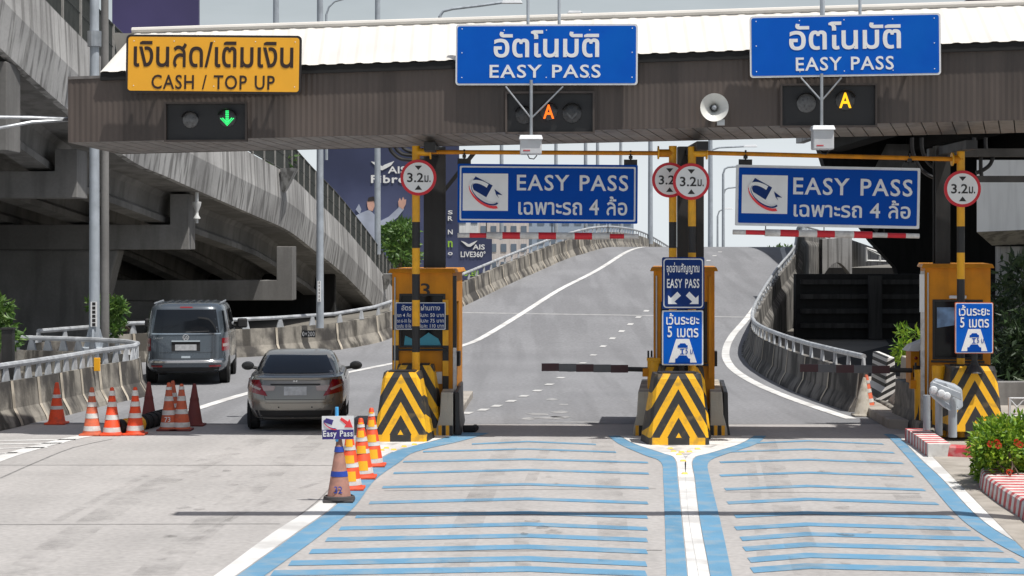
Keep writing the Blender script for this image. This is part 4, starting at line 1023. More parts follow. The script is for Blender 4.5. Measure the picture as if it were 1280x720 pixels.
# ================================================================== CHEVRON NOSES
def nose(px0, px1, pbase, Y, H, wb, wt, depth, label, z0=0, yaw=0):
    c = P((px0+px1)/2, pbase, Y); c.z = z0
    r = thing('crash_nose', label, 'crash barrier', c, (0,0,yaw), 'chevron crash noses')
    mat = chevron_mat(H); n = 5
    mb = MB()
    ring = []
    for z, w_, yf, yb in ((0,wb,0,depth),(H*.93,wt,.10,depth-.02),(H,wt-.03,.13,depth-.04)):
        hw_ = w_/2; c_ = .05
        ring.append([(-hw_+c_,yf,z),(hw_-c_,yf,z),(hw_,yf+c_,z),(hw_+.07*(1-z/H),yb,z),(-hw_-.07*(1-z/H),yb,z),(-hw_,yf+c_,z)])
    vs = [v for g_ in ring for v in g_]; fs = [tuple(range(12,18))]
    for i in range(2):
        for k in range(6): fs.append((i*6+k, i*6+(k+1) % 6, (i+1)*6+(k+1) % 6, (i+1)*6+k))
    mb.add(vs, fs).build('chevron_shell', mat, r)
    MB().box((-wt/2+.08,depth*.3,H),(wt/2-.08,depth*.8,H+.02)).build('lid', M['black'], r)
    return r
nose(470,531,553,30.9,1.11,.86,.60,.75,'front chevron crash nose of the left island beside the orange cones', yaw=R(-2))
nose(489,548,541,31.95,1.16,.86,.62,.70,'rear chevron crash nose of the left island against booth 3')
nose(808,889,557,30.4,1.12,.98,.76,.75,'front chevron crash nose of the middle island at the fork of the painted strip')
nose(818,889,545,31.3,1.17,.92,.72,.62,'rear chevron crash nose of the middle island under the blue signs')
nose(1188,1252,540,30.9,1.04,.92,.72,.75,'chevron crash nose on the right island behind the flowering shrub', .17)

# pole signs on the noses
def pole_signs(px, Y, ztop, x=0): pass
sgp = thing('sign_pole', 'dark short pole holding two blue signs above the middle chevron nose', 'pole', P(852,455,31.25))
MB().tube([(0,.0,-.45),(0,.0,1.75)], .045, 10).build('pole', M['black'], sgp, smooth=True)
st = MB(); st.box((-.2,-.03,.94),(.2,.03,.98)); st.build('crosspiece', M['yellow'], sgp)
q1 = Sign('direction_sign', 'navy blue sign with two white arrows on the middle island, upper of two', 'sign', (827.5,321.5,880.5,386.5), 31.1)
q1.panel('edge', M['navy'], 0, -.01, .015, .03); q1.panel('line', M['lettering'], .022, -.014, -.008, .05); q1.panel('face', M['navy'], .040, -.018, -.010, .04)
q1.text('จุดอ่านสัญญาณ', 833, 328, 874, 344, M['white'], -.023, .03); q1.text('EASY PASS', 833.5, 348.5, 874, 360, M['white'], -.023, .04)
q1.poly('arrow', [(835,380),(835,369),(838.5,372.5),(846.5,364.5),(851,369.5),(843,377),(846.5,380)], M['white'], -.022, -.018)
q1.poly('arrow', [(873,380),(873,369),(869.5,372.5),(861.5,364.5),(857,369.5),(865,377),(861.5,380)], M['white'], -.022, -.018)
def gapsign(rect, Y, label):
    x0,y0,x1,y1 = rect; W = x1-x0; Hh = y1-y0
    s = Sign('distance_sign', label, 'sign', rect, Y); f = lambda u, v: (x0+u*W, y0+v*Hh)
    s.panel('edge', M['coneold'] if x0 > 1000 else M['lettering'], 0, -.01, .015, .02); s.panel('line', M['lettering'], .010, -.013, -.008, .02); s.panel('face', M['signblue'] , .022, -.018, -.010, .02)
    s.text('เว้นระยะ', *f(.10,.05), *f(.90,.26), M['white'], -.023, .03); s.text('5 เมตร', *f(.13,.29), *f(.88,.49), M['white'], -.023, .03)
    s.poly('road_picture', [f(.34,.52), f(.66,.52), f(.84,.95), f(.16,.95)], M['white'], -.022, -.017)
    for u0, v0, u1, v1 in ((.38,.60,.62,.68), (.32,.82,.68,.95)):
        w_ = u1-u0; hh = v1-v0
        s.poly('car_picture', [f(u0,v1), f(u0,v0+hh*.45), f(u0+w_*.12,v0+hh*.4), f(u0+w_*.25,v0), f(u1-w_*.25,v0), f(u1-w_*.12,v0+hh*.4), f(u1,v0+hh*.45), f(u1,v1)], M['signblue2'], -.026, -.022)
    s.poly('gap_arrow', [f(.44,.70), f(.54,.70), f(.54,.712), f(.505,.712), f(.505,.788), f(.54,.788), f(.54,.80), f(.44,.80), f(.44,.788), f(.475,.788), f(.475,.712), f(.44,.712)], M['signblue2'], -.026, -.022)
    s.text('5 ม.', *f(.57,.69), *f(.78,.79), M['signblue2'], -.026, .0)
    return s
gapsign((827.5,388,879,456.5), 31.12, 'blue keep five metres apart sign on the middle island, lower of two')
gapsign((1193.5,378,1241.5,442), 30.75, 'blue keep five metres apart sign with rusty edge on the right island')
c = P(1218,456,30.95); sp2 = thing('sign_pole', 'dark short pole holding a blue sign above the right chevron nose', 'pole', c)
MB().tube([(0,0,-.12),(0,0,.9)], .05, 10).build('pole', M['black'], sp2, smooth=True); MB().lathe([(.16,-.13),(.07,0),(.055,.06)], 12).build('pole_foot', M['black'], sp2)

# ================================================================== ISLAND BLOCKS AND GATES
def block(x, y0, y1, h, facing, label, dark=False, z=.0, yaw=0):
    r = thing('island_barrier_block', label, 'concrete block', (x, y0, z), (0,0,R(yaw)), group='concrete blocks along the islands')
    s = facing
    pr_ = [(s*.17,0),(s*.16,.12),(s*.10,.35),(s*.08,h),(-s*.12,h),(-s*.12,0)] if not dark or label.startswith('dark') else [(s*.10,0),(s*.07,.2),(s*.06,h),(-s*.015,h),(-s*.015,0)]
    n = len(pr_); vs = [(a, 0, b) for a, b in pr_] + [(a, y1-y0, b) for a, b in pr_]
    MB().add(vs, [tuple(range(n)), tuple(range(2*n-1,n-1,-1))] + [(k, (k+1) % n, n+(k+1) % n, n+k) for k in range(n)]).build('block_body', M['black'] if dark else M['barrier_clean'], r, bevel=.015)
    if not dark:
        mb = MB()
        for k in range(4): mb.box((-s*.09+s*.062*k-.027, -.012, .0), (-s*.09+s*.062*k+.027, -.001, .17), k % 2)
        mb.build('kerb_teeth', [M['black'], M['yellow']], r)
    return r
block(I1+.56, 31.95, 34.6, .72, -1, 'pale concrete block beside the left chevron noses')
block(I1+.72, 32.0, 34.6, .72, 1, 'black painted concrete block at the lane side of the left island', True)
block(I2-.64, 31.95, 35, .73, -1, 'pale concrete block on the left flank of the middle island', yaw=-5)
block(I2+.60, 31.95, 35, .73, 1, 'pale concrete block on the right flank of the middle island', yaw=-5)
block(I2+.72, 32.0, 35, .72, 1, 'black painted concrete block on the right flank of the middle island', True, yaw=-5)
tag(MB().tube([(0,0,.06),(.16,.03,.06),(.20,.2,.06)], .06, 10).build('rubber_bumper', M['rubber'], None, smooth=True, loc=(I1+.84,32.5,0)), 'black rubber bumper lying at the foot of the left island', 'bumper')

def gate(px0, px1, py, Y, post, label, posttop, postbot):
    c = P(post, postbot, Y); r = thing('toll_gate', label, 'barrier gate', c, group='boom gates at the booths')
    a = P(px0, py-2, Y) - c; b = P(px1, py+1, Y) - c; n = 7
    mid = a.lerp(b, .80)
    for i in range(5):
        p = a.lerp(mid, i/5); q = a.lerp(mid, (i+1)/5)
        MB().box((p.x,-.03,p.z-.065),(q.x,.03,p.z+.065)).build('boom_section', M['boomred'] if i % 2 == 0 else M['boomgrey'], r)
    MB().tube([mid, b], .04, 8).build('boom_arm', M['darksteel'], r)
    zt = P(0, posttop, Y).z - c.z
    MB().lathe([(.12,0),(.12,zt-.06),(.13,zt-.05),(.13,zt)], 20).build('gate_post', M['yellow'], r, smooth=True)
    MB().box((-.20,-.06,zt-.32),(-.10,.06,zt-.18)).build('pivot', M['orange'], r); MB().box((-.12,-.03,zt-.02),(-.09,.0,zt+.12)).build('sensor', M['black'], r)
M['boomred'] = pbr('dark_red_band', (.05,.015,.018), .5, var=.2); M['boomgrey'] = pbr('grey_band', (.10,.10,.105), .5, var=.2)
gate(677, 812, 461, 32.7, 818, 'dark striped boom gate lowered across the middle lane', 447, 545)
gate(1000, 1140, 462, 32.5, 1152, 'dark striped boom gate lowered across the right lane', 462, 530)
c = P(1174, 500, 31.6); yc = tag(MB().lathe([(.115,-.6),(.115,.42),(.12,.43),(.12,.56),(.10,.57)], 20).build('yellow_bollard', M['yellow'], None, smooth=True, loc=c), 'yellow topped round bollard behind the grey guardrail end', 'bollard')

# ================================================================== RIGHT EDGE FURNITURE
# loose barrier pieces: striped and bare
def jersey(name, label, p0, p1, mats, h=.95, th=.24, lean=.16, stripes=False):
    a = Vector(p0); b = Vector(p1); t = (b-a); L_ = t.length; yaw = math.atan2(t.y, t.x)
    r = thing(name, label, 'barrier', a, (0,0,yaw))
    pr_ = [(-th-lean,0),(-th-lean+.02,.10),(-th*.75,.34),(-th*.5,h),(th*.5,h),(th*.75,.34),(th+lean-.02,.10),(th+lean,0)]
    n = len(pr_); vs = [(0, x, z) for x, z in pr_] + [(L_, x, z) for x, z in pr_]
    MB().add(vs, [tuple(range(n)), tuple(range(2*n-1,n-1,-1))] + [(k, (k+1) % n, n+(k+1) % n, n+k) for k in range(n)]).build('barrier_body', mats, r, bevel=.02)
    return r
def zebra():
    m = bpy.data.materials.new('zebra_paint'); m.use_nodes = True; t = m.node_tree; b = t.nodes['Principled BSDF']; b.inputs['Roughness'].default_value = .6
    tcn = t.nodes.new('ShaderNodeTexCoord'); sp = t.nodes.new('ShaderNodeSeparateXYZ'); t.links.new(tcn.outputs['Object'], sp.inputs[0])
    def ma(op, x, y):
        n = t.nodes.new('ShaderNodeMath'); n.operation = op
        for i, q in enumerate((x, y)):
            if isinstance(q, (int,float)): n.inputs[i].default_value = q
            else: t.links.new(q, n.inputs[i])
        return n.outputs[0]
    v = ma('FRACT', ma('MULTIPLY', ma('ADD', sp.outputs[2], ma('MULTIPLY', sp.outputs[1], .55)), 7.5), 0)
    k = t.nodes.new('ShaderNodeMix'); k.data_type = 'RGBA'; t.links.new(ma('LESS_THAN', v, .5), k.inputs[0]); k.inputs[6].default_value = (.75,.74,.72,1); k.inputs[7].default_value = (.03,.03,.03,1)
    t.links.new(k.outputs[2], b.inputs['Base Color']); return m
G0 = lambda px, py, z=0: G(px, py, z)
jersey('striped_barrier', 'concrete barrier piece painted with black and white stripes beside the right lane', (7.28,36.9,.1), (7.40,39.0,.1), zebra(), .92, .14, .15)
jersey('plain_barrier', 'bare beige concrete barrier piece between the striped piece and the right booth', (7.34,34.7,.16), (7.46,36.4,.16), M['barrier_clean'], .92, .16, .18)
block(6.95, 32.4, 34.4, .78, -1, 'dark weathered concrete block at the front corner of the right island', True, .0)
block(7.35, 31.9, 34.0, .80, -1, 'pale weathered concrete block behind the grey guardrail end', False, .0)
pl = MB().hexa([G(1100,516),G(1165,556),Vector((7.6,34,0)),Vector((7.0,37,0))] + [v + Vector((0,0,.22)) for v in (G(1102,516),G(1167,556),Vector((7.6,34,0)),Vector((7.0,37,0)))])
struct(pl.build('pavement', M['barrier'], bevel=.03))
# guardrail end with three posts
c = P(1186, 541, 30.3); c.z = .14
gd = thing('guardrail_end', 'grey steel guardrail end with three rounded bolts on three posts beside the right lane', 'guardrail', c)
for i, (dx, dy) in enumerate(((-.23,.55),(-.09,.30),(.06,.0))):
    MB().tube([(dx,dy,0),(dx,dy,.62)], .060 if i < 2 else .070, 12).build('post', M['steelpaint'], gd, smooth=True)
mb = MB()
def gp(px, py, dy=0): return P(px, py, 30.3+dy) - c
fr_ = [gp(1162,480), gp(1168,474), gp(1180,478), gp(1192,481,.1), gp(1201,487,.15), gp(1202,508,.15), gp(1197,512,.1), gp(1186,513), gp(1178,509), gp(1164,497), gp(1160,492)]
mb.add([v + Vector((0,-.10,0)) for v in fr_] + [v + Vector((.05,.18,.01)) for v in fr_], [tuple(range(11)), tuple(range(21,10,-1))] + [(i, (i+1) % 11, (i+1) % 11 + 11, i+11) for i in range(11)])
mb.build('terminal_plate', M['steelpaint'], gd, bevel=.02)
mb = MB(); mb.hexa([gp(1160,482)+Vector((0,-.14,0)),gp(1200,500)+Vector((0,-.14,0)),gp(1200,500)+Vector((0,-.10,0)),gp(1160,482)+Vector((0,-.10,0)),gp(1164,476)+Vector((0,-.12,0)),gp(1199,490)+Vector((0,-.12,0)),gp(1199,490)+Vector((0,-.10,0)),gp(1164,476)+Vector((0,-.10,0))])
mb.build('upper_flange', M['steel'], gd, bevel=.015)
for px, py in ((1164.5,486.5),(1174,491),(1181,494)):
    q = gp(px, py); MB().lathe([(.062,-.10),(.062,-.15),(.045,-.18),(.001,-.19)], 18, (q.x, 0, q.z), axis='Y').build('round_cap', M['lightgrey'], gd, smooth=True)
# red and white kerbs
def kerb(pts, wd, h, label, seg, group='red and white kerbs', tilt=0):
    c_ = [Vector(p) for p in pts]; c2 = resample(crom(c_, 6), seg); o = c2[0]
    r = thing('kerb', label, 'kerb', o, group=group)
    mb = MB()
    for i in range(len(c2)-1):
        a, b = c2[i], c2[i+1]; s0, _ = side(c2, i); s1, _ = side(c2, i+1)
        vs = []
        for q, s in ((a, s0), (b, s1)):
            vs += [q - o + Vector((0,0,-.02)), q - o + s*.03 + Vector((0,0,h-.03)), q - o + s*.06 + Vector((0,0,h)), q - o + s*wd + Vector((0,0,h)), q - o + s*wd + Vector((0,0,-.02))]
        mb.add(vs, [(k, k+1, 5+k+1, 5+k) for k in range(4)] + ([tuple(range(5))] if i == 0 else []) + ([tuple(range(9,4,-1))] if i == len(c2)-2 else []), i % 2)
    mb.build('painted_kerb', [M['whitefade'], M['redfade']], r)
    return r
kerb([G(1153,551),G(1163,557),G(1177,567),G(1184,572)][::-1], -.28, .20, 'red and white striped kerb curving round the foot of the guardrail end', .16)
k1 = kerb([G(1184,571.5),G(1225,573.5),G(1262,576)][::-1], .24, .17, 'red and white kerb of long blocks running from the guardrail to the flowering shrub', .40)
kerb([G(1400,760),G(1320,690),G(1278,651),G(1250,632),G(1226,613),G(1223.5,605)], .62, .22, 'faded red and white striped planter kerb at the right edge under the shrub', .135)
struct(flat('planting_soil', [[G(1240,607)[:2], G(1300,650)[:2], (9.5,17), (10,24)]], M['earth'], .16))

# ================================================================== CONES
def cone(px, py, H, label, body='conered', bands=((.30,.11),(.56,.09),(.80,.08)), bandmat='whitefade', base='conered', lean=0, num=None, extra=None, rb=.148, Yd=None, yaw=0):
    c = G(px, py-2) if Yd is None else P(px, py-2, Yd); c.z = max(c.z, .0)
    r = thing('traffic_cone', label, 'cone', c, (0, R(lean), R(yaw)), 'traffic cones')
    rt = .032
    rad = lambda z: rb + (rt-rb)*(z-.04)/(H-.04)
    MB().box((-.185,-.185,0),(.185,.185,.035)).build('base', M[base], r, bevel=.012)
    MB().lathe([(rb+.02,.034),(rb,.06),(rt,H-.015),(rt-.012,H),(.001,H)], 26).build('cone_body', M[body], r, smooth=True)
    for z, hh in bands:
        z0, z1 = z*H, (z*H+hh); MB().lathe([(rad(z0)+.004,z0),(rad(z1)+.004,z1)], 26, caps=False).build('reflective_band', M[bandmat], r, smooth=True)
    if extra == 'amber':
        for z0, z1 in ((.12,.30),(.40,.55),(.66,.80),(.88,.93)):
            zs = [z0*H+.02, z1*H]; rr = [[Vector((math.sin(a)*(rad(z)+.006), -math.cos(a)*(rad(z)+.006), z)) for a in [R(-38+76*i/8) for i in range(9)]] for z in zs]; MB().sheet(rr).build('amber_patch', M['coneyellow'], r)
    if num:
        z0 = num[1]*H; text(num[0], -.05, z0, .05, z0+.085, -rad(z0)-.004, num[2], r, .02, 'number')
    return r
W3 = ((.22,.075),(.47,.075),(.70,.07))
cone(71,532,.74,'clean red cone alone beside the left concrete barrier', bands=((.36,.06),(.63,.06)))
cone(115,546,.80,'dull brownish orange cone, leftmost of the row of three on the sunlit slab', body='coneold', base='coneold', bands=((.10,.08),(.36,.08),(.60,.075),(.82,.06)))
cone(140,546,.80,'bright orange cone in the middle of the sunlit row of three', bands=((.07,.08),(.33,.08),(.60,.08),(.83,.08)))
cone(169,545.5,.80,'bright orange cone at the right of the sunlit row of three', bands=((.10,.08),(.36,.08),(.60,.08),(.82,.09)))
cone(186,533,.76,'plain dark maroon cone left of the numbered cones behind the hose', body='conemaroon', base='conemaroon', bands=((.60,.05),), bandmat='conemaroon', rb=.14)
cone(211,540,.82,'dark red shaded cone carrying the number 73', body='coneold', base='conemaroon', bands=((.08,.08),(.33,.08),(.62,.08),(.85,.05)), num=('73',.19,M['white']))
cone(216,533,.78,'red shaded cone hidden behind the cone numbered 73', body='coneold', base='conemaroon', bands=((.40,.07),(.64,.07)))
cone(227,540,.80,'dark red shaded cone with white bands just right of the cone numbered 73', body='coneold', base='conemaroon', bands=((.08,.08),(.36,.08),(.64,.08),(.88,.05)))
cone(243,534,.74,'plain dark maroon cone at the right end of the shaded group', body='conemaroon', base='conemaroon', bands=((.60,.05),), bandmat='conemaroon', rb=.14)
cone(466,585,.84,'orange cone with amber patch nearest the left chevron nose', bands=((.06,.07),(.36,.06),(.64,.06),(.86,.05)), extra='amber', lean=-1.5)
cone(453.5,600,.82,'orange cone with amber patch, second from the left chevron nose', bands=((.09,.08),(.42,.06),(.62,.06),(.85,.04)), extra='amber', lean=-2)
cone(438,614,.82,'orange cone with amber patch right behind the small pass sign', bands=((.08,.08),(.36,.06),(.63,.06)), extra='amber', lean=-1)
c32 = cone(424,629,.79,'faded brown cone numbered 32 holding a small sign on a stick', body='conebrown', base='conebase', bands=((.40,.065),(.78,.065)), bandmat='coneblue', num=('32',.15,M['coneblue']))
MB().lathe([(.20,.034),(.19,.07),(.17,.08)], 26, caps=False).build('rubber_collar', M['conebase'], c32, smooth=True)
cone(1078,523,.72,'dirty white cone beside the curved right barrier', body='conewhite', base='conewhite', bands=(), lean=3, Yd=35.6, rb=.15)
cone(1087,521,.74,'leaning orange cone with white squares behind the dirty white cone', body='coneold', base='coneold', bands=((.30,.07),(.55,.07),(.78,.06)), lean=-5, Yd=36.1, rb=.12)
Yc = G(424,627).y
es = Sign('card_sign', 'small white sign with a red arrow on a blue stick above the brown cone', 'sign', (402.5,520,442.5,549), Yc-.05, 0, -.5)
es.panel('board', M['white'], 0, -.006, .006, .005)
es.rect('caption_strip', (403,537,442,549), M['purple'], -.010, -.005); es.text('Easy Pass', 404, 538, 441, 548, M['white'], -.013, .04)
es.poly('card_mark', [(408,522.5),(417,525),(415,531),(404.5,527.5)], M['purple'], -.010, -.006)
es.poly('card_swoosh', arc_band(413,530,9,4.2,200,20,.8,1.6,R(30)), M['purple'], -.014, -.0105)
es.poly('card_swoosh', arc_band(414,530.5,9.5,4.6,150,20,.5,1.4,R(30)), M['printred'], -.0185, -.0145)
es.poly('arrow', [(425,524.5),(427,521.8),(435,527),(437,524),(441,534.5),(430.5,534),(432.5,530.8)], M['printred'], -.010, -.006)
MB().tube([(es.L(421,509)[0],.02,es.L(421,509)[1]),(es.L(421,552)[0],.03,es.L(421,552)[1])], .022, 10).build('stick', M['sticklight'], es.root, smooth=True)
# rolled hose with yellow bands
hp_ = [G(138,543)+Vector((0,0,.10)), G(150,543)+Vector((0,0,.11)), G(162,540)+Vector((0,0,.10)), G(180,536)+Vector((0,0,.11)), G(195,532)+Vector((0,0,.12)), G(208,528)+Vector((0,0,.11))]
hc = resample(crom(hp_, 5), .12); ho = thing('rolled_hose', 'black ribbed hose with yellow bands lying between the left cones', 'hose', hc[0])
for i in range(len(hc)-1):
    pass
mb = MB()
for i in range(len(hc)-1):
    mb.tube([hc[i]-hc[0], hc[i].lerp(hc[i+1],.5)-hc[0], hc[i+1]-hc[0]], .145 if i % 2 else .13, 12, 1 if i in (2,3,6,7) else 0)
mb.build('hose_body', [M['rubber'], M['coneyellow']], ho, smooth=True)
# studs in the gore
for i, (px, py) in enumerate(((483,561),(492,563),(477,563.5),(505,559),(518,556.5),(842,565),(852,566),(862,565.5),(849,569),(838,561.5),(872,562),(854,577),(856,593))):
    q = G(px, py); r = MB().hexa([(-.045,-.035,0),(.045,-.035,0),(.045,.035,0),(-.045,.035,0),(-.03,-.015,.02),(.03,-.015,.02),(.03,.015,.02),(-.03,.015,.02)]).build('road_stud', M['coneyellow'], None, loc=(q.x,q.y,.0075))
    tag(r, 'small amber road stud by the left chevron noses' if i < 5 else ('small amber road stud before the middle chevron nose' if i < 11 else ('amber road stud on the white centre strip, farther one' if i == 11 else 'amber road stud on the white centre strip, nearer one')), 'road stud', 'amber studs by the left nose' if i < 5 else ('amber studs before the middle nose' if i < 11 else 'amber studs on the centre strip'))

# ================================================================== VEHICLES
class Body:
    def __init__(s, lv, n=4.5): s.lv = lv; s.n = n
    def at(s, z):
        lv = s.lv
        if z <= lv[0][0]: return lv[0][1:]
        for a, b in zip(lv, lv[1:]):
            if a[0] <= z <= b[0]:
                t = (z-a[0])/max(1e-9,b[0]-a[0]); return tuple(a[k]+(b[k]-a[k])*t for k in range(1, len(a)))
        return lv[-1][1:]
    def rear(s, x, z, off=0):
        w_, r_, f_ = s.at(z)[:3]; u = min(.985, abs(x)/w_); return (r_+f_)/2 - (f_-r_)/2*(1-u**s.n)**(1/s.n) - off
    def sidex(s, y, z):
        w_, r_, f_ = s.at(z)[:3]; v = min(.985, abs((y-(r_+f_)/2)/((f_-r_)/2))); return w_*(1-v**s.n)**(1/s.n)
    def mesh(s, N=72):
        mb = MB(); rings = []
        for (z, w_, r_, f_) in s.lv:
            ring = []
            for k in range(N):
                a = 2*math.pi*k/N; ca, sa = math.cos(a), math.sin(a); e = 2/s.n
                ring.append(((w_*math.copysign(abs(ca)**e, ca)), (r_+f_)/2 + (f_-r_)/2*math.copysign(abs(sa)**e, sa), z))
            rings.append(ring)
        vs = [v for g_ in rings for v in g_]; fs = [tuple(range(N-1,-1,-1)), tuple(range((len(rings)-1)*N, len(rings)*N))]
        for i in range(len(rings)-1):
            for k in range(N): fs.append((i*N+k, i*N+(k+1) % N, (i+1)*N+(k+1) % N, (i+1)*N+k))
        return mb.add(vs, fs)
    def patch(s, quad, off, th=.02, nu=14, nv=6):     # TL, TR, BR, BL in x,z on the rear
        A, B_, C, D_ = [Vector((q[0], 0, q[1])) for q in quad]; rows_ = []; back = []
        for j in range(nv+1):
            v = j/nv; a = A.lerp(D_, v); b = B_.lerp(C, v); rr = []; bb = []
            for i in range(nu+1):
                p = a.lerp(b, i/nu); y = s.rear(p.x, p.z, off); rr.append(Vector((p.x, y, p.z))); bb.append(Vector((p.x, y+th+off, p.z)))
            rows_.append(rr); back.append(bb)
        mb = MB().sheet(rows_); mb.sheet([rows_[0], back[0]]); mb.sheet([rows_[-1], back[-1]]); mb.sheet([[r_[0] for r_ in rows_], [r_[0] for r_ in back]]); mb.sheet([[r_[-1] for r_ in rows_], [r_[-1] for r_ in back]])
        return mb
    def sidepatch(s, quad, sg, off, nu=10, nv=5):     # quad in y,z
        A, B_, C, D_ = [Vector((0, q[0], q[1])) for q in quad]; rows_ = []
        for j in range(nv+1):
            v = j/nv; a = A.lerp(D_, v); b = B_.lerp(C, v); rr = []
            for i in range(nu+1):
                p = a.lerp(b, i/nu); rr.append(Vector((sg*(s.sidex(p.y, p.z)+off), p.y, p.z)))
            rows_.append(rr)
        return MB().sheet(rows_)
def wheels(root, xs, ys, rad, wd):
    for y in ys:
        for sg in (-1, 1):
            x = sg*xs
            t = MB().lathe([(rad*.62,-wd/2),(rad*.93,-wd/2),(rad,-wd/2+.03),(rad,wd/2-.03),(rad*.93,wd/2),(rad*.62,wd/2)], 28, (x,y,rad), axis='X').build('wheel', M['rubber'], root, smooth=True)
            MB().lathe([(rad*.6,0),(rad*.55,sg*.02),(rad*.15,sg*.03),(.001,sg*.035)], 20, (x+sg*(wd/2-.03),y,rad), axis='X').build('rim', M['steel'], t, smooth=True)
            MB().lathe([(rad*1.16,0),(rad*1.16,sg*.012),(.01,sg*.014)], 28, (x+sg*(wd/2-.055),y,rad*1.02), axis='X').build('wheel_arch', M['underbody'], t, smooth=True)
def ring2(cx, cz, r0, r1, a0=0, a1=360, n=28):
    return [(cx+r1*math.cos(R(a0+(a1-a0)*k/n)), cz+r1*math.sin(R(a0+(a1-a0)*k/n))) for k in range(n+1)] + [(cx+r0*math.cos(R(a1-(a1-a0)*k/n)), cz+r0*math.sin(R(a1-(a1-a0)*k/n))) for k in range(n+1)]

# silver sedan
sp = G(369, 541); sed = thing('sedan', 'champagne silver sedan driving away past the left chevron nose', 'car', sp, (0,0,R(4)))
SB = Body([(.24,.78,.16,4.3),(.30,.82,.08,4.4),(.42,.865,.025,4.46),(.56,.88,0,4.5),(.62,.88,.01,4.5),(.74,.875,.035,4.46),(.86,.86,.07,4.38),(.95,.83,.11,4.2),(.99,.81,.10,4.0),(1.005,.79,.13,3.8),(1.015,.74,.40,3.5)], 4.6)
SB.mesh().build('body', M['sedan'], sed, smooth=True, angle=28)
SC = Body([(1.0,.735,.52,3.45),(1.06,.725,.62,3.30),(1.16,.69,.84,3.0),(1.26,.645,1.08,2.75),(1.34,.60,1.32,2.5),(1.385,.555,1.55,2.35),(1.405,.48,1.75,2.2),(1.412,.30,1.9,2.1)], 4.4)
SC.mesh().build('cabin', M['sedan'], sed, smooth=True, angle=40)
SC.patch([(-.50,1.335),(.50,1.335),(.64,1.045),(-.64,1.045)], .016).build('rear_window', M['glass'], sed, smooth=True)
for sg in (-1,1):
    SC.sidepatch([(1.35,1.33),(2.45,1.33),(3.05,1.06),(.95,1.06)], sg, .006).build('side_window', M['glass'], sed, smooth=True)
    SB.patch([(sg*.62,.955),(sg*.842,.925),(sg*.868,.74),(sg*.47,.665)], .010, nu=12).build('tail_light', M['taillight'], sed, smooth=True)
    tl = SB.patch([(sg*.34,.845),(sg*.58,.86),(sg*.53,.755),(sg*.36,.765)], .014, nu=8).build('tail_light', M['lens'], sed, smooth=True)
    SB.patch([(sg*.58,.80),(sg*.80,.87),(sg*.81,.83),(sg*.60,.765)], .016, nu=8).build('reversing_lens', M['lens'], sed, smooth=True)
    mrr = MB().lathe([(.001,-.06),(.075,-.045),(.10,0),(.10,.06),(.085,.09),(.001,.095)], 18, (0,0,0), axis='Y').build('mirror', M['black'], sed, smooth=True, loc=(sg*.99,2.9,1.03)); mrr.scale = (1.15,1,.85)
    MB().tube([(sg*.80,2.92,.98),(sg*.93,2.9,1.0)], .03, 8).build('mirror_stem', M['black'], mrr).parent = sed
SB.patch([(-.60,.995),(.60,.995),(.60,.965),(-.60,.965)], .022).build('trunk_lip', M['sedan'], sed, smooth=True)
for q in ([(-.60,.96),(-.593,.96),(-.50,.60),(-.507,.60)], [(.593,.96),(.60,.96),(.507,.60),(.50,.60)], [(-.50,.605),(.50,.605),(.49,.597),(-.49,.597)]):
    SB.patch(q, .0025, nu=10).build('trunk_seam', M['underbody'], sed)
SB.patch([(-.42,.885),(.42,.885),(.42,.865),(-.42,.865)], .016).build('trim_strip', M['underbody'], sed, smooth=True)
SB.patch([(-.27,.845),(.27,.845),(.25,.66),(-.25,.66)], .004).build('plate_recess', M['sedan'], sed)
SB.patch([(-.19,.835),(.19,.835),(.19,.68),(-.19,.68)], .012).build('number_plate', M['plate'], sed)
SB.patch([(-.79,.40),(.79,.40),(.74,.27),(-.74,.27)], .010).build('bumper_lower', M['underbody'], sed, smooth=True)
SB.patch([(-.85,.545),(.85,.545),(.85,.538),(-.85,.538)], .003).build('bumper_seam', M['underbody'], sed)
for sx in (-.28, .28): SB.patch([(sx-.012,.475),(sx+.012,.475),(sx+.012,.45),(sx-.012,.45)], .004, nu=2, nv=2).build('parking_sensor', M['underbody'], sed)
text('H', -.03, .915, .03, .95, SB.rear(0,.93)-.014, M['chrome'], sed, .03, 'badge')
sed.scale = (1,1,.93)
wheels(sed, .745, (.85, 3.52), .315, .20)
MB().box((-.62,.3,.20),(.62,4.2,.26)).build('floor_pan', M['underbody'], sed)
ck = MB().sheet([[(-.52,1.62,1.10),(.52,1.62,1.10)],[(-.52,1.72,1.24),(.52,1.72,1.24)]])

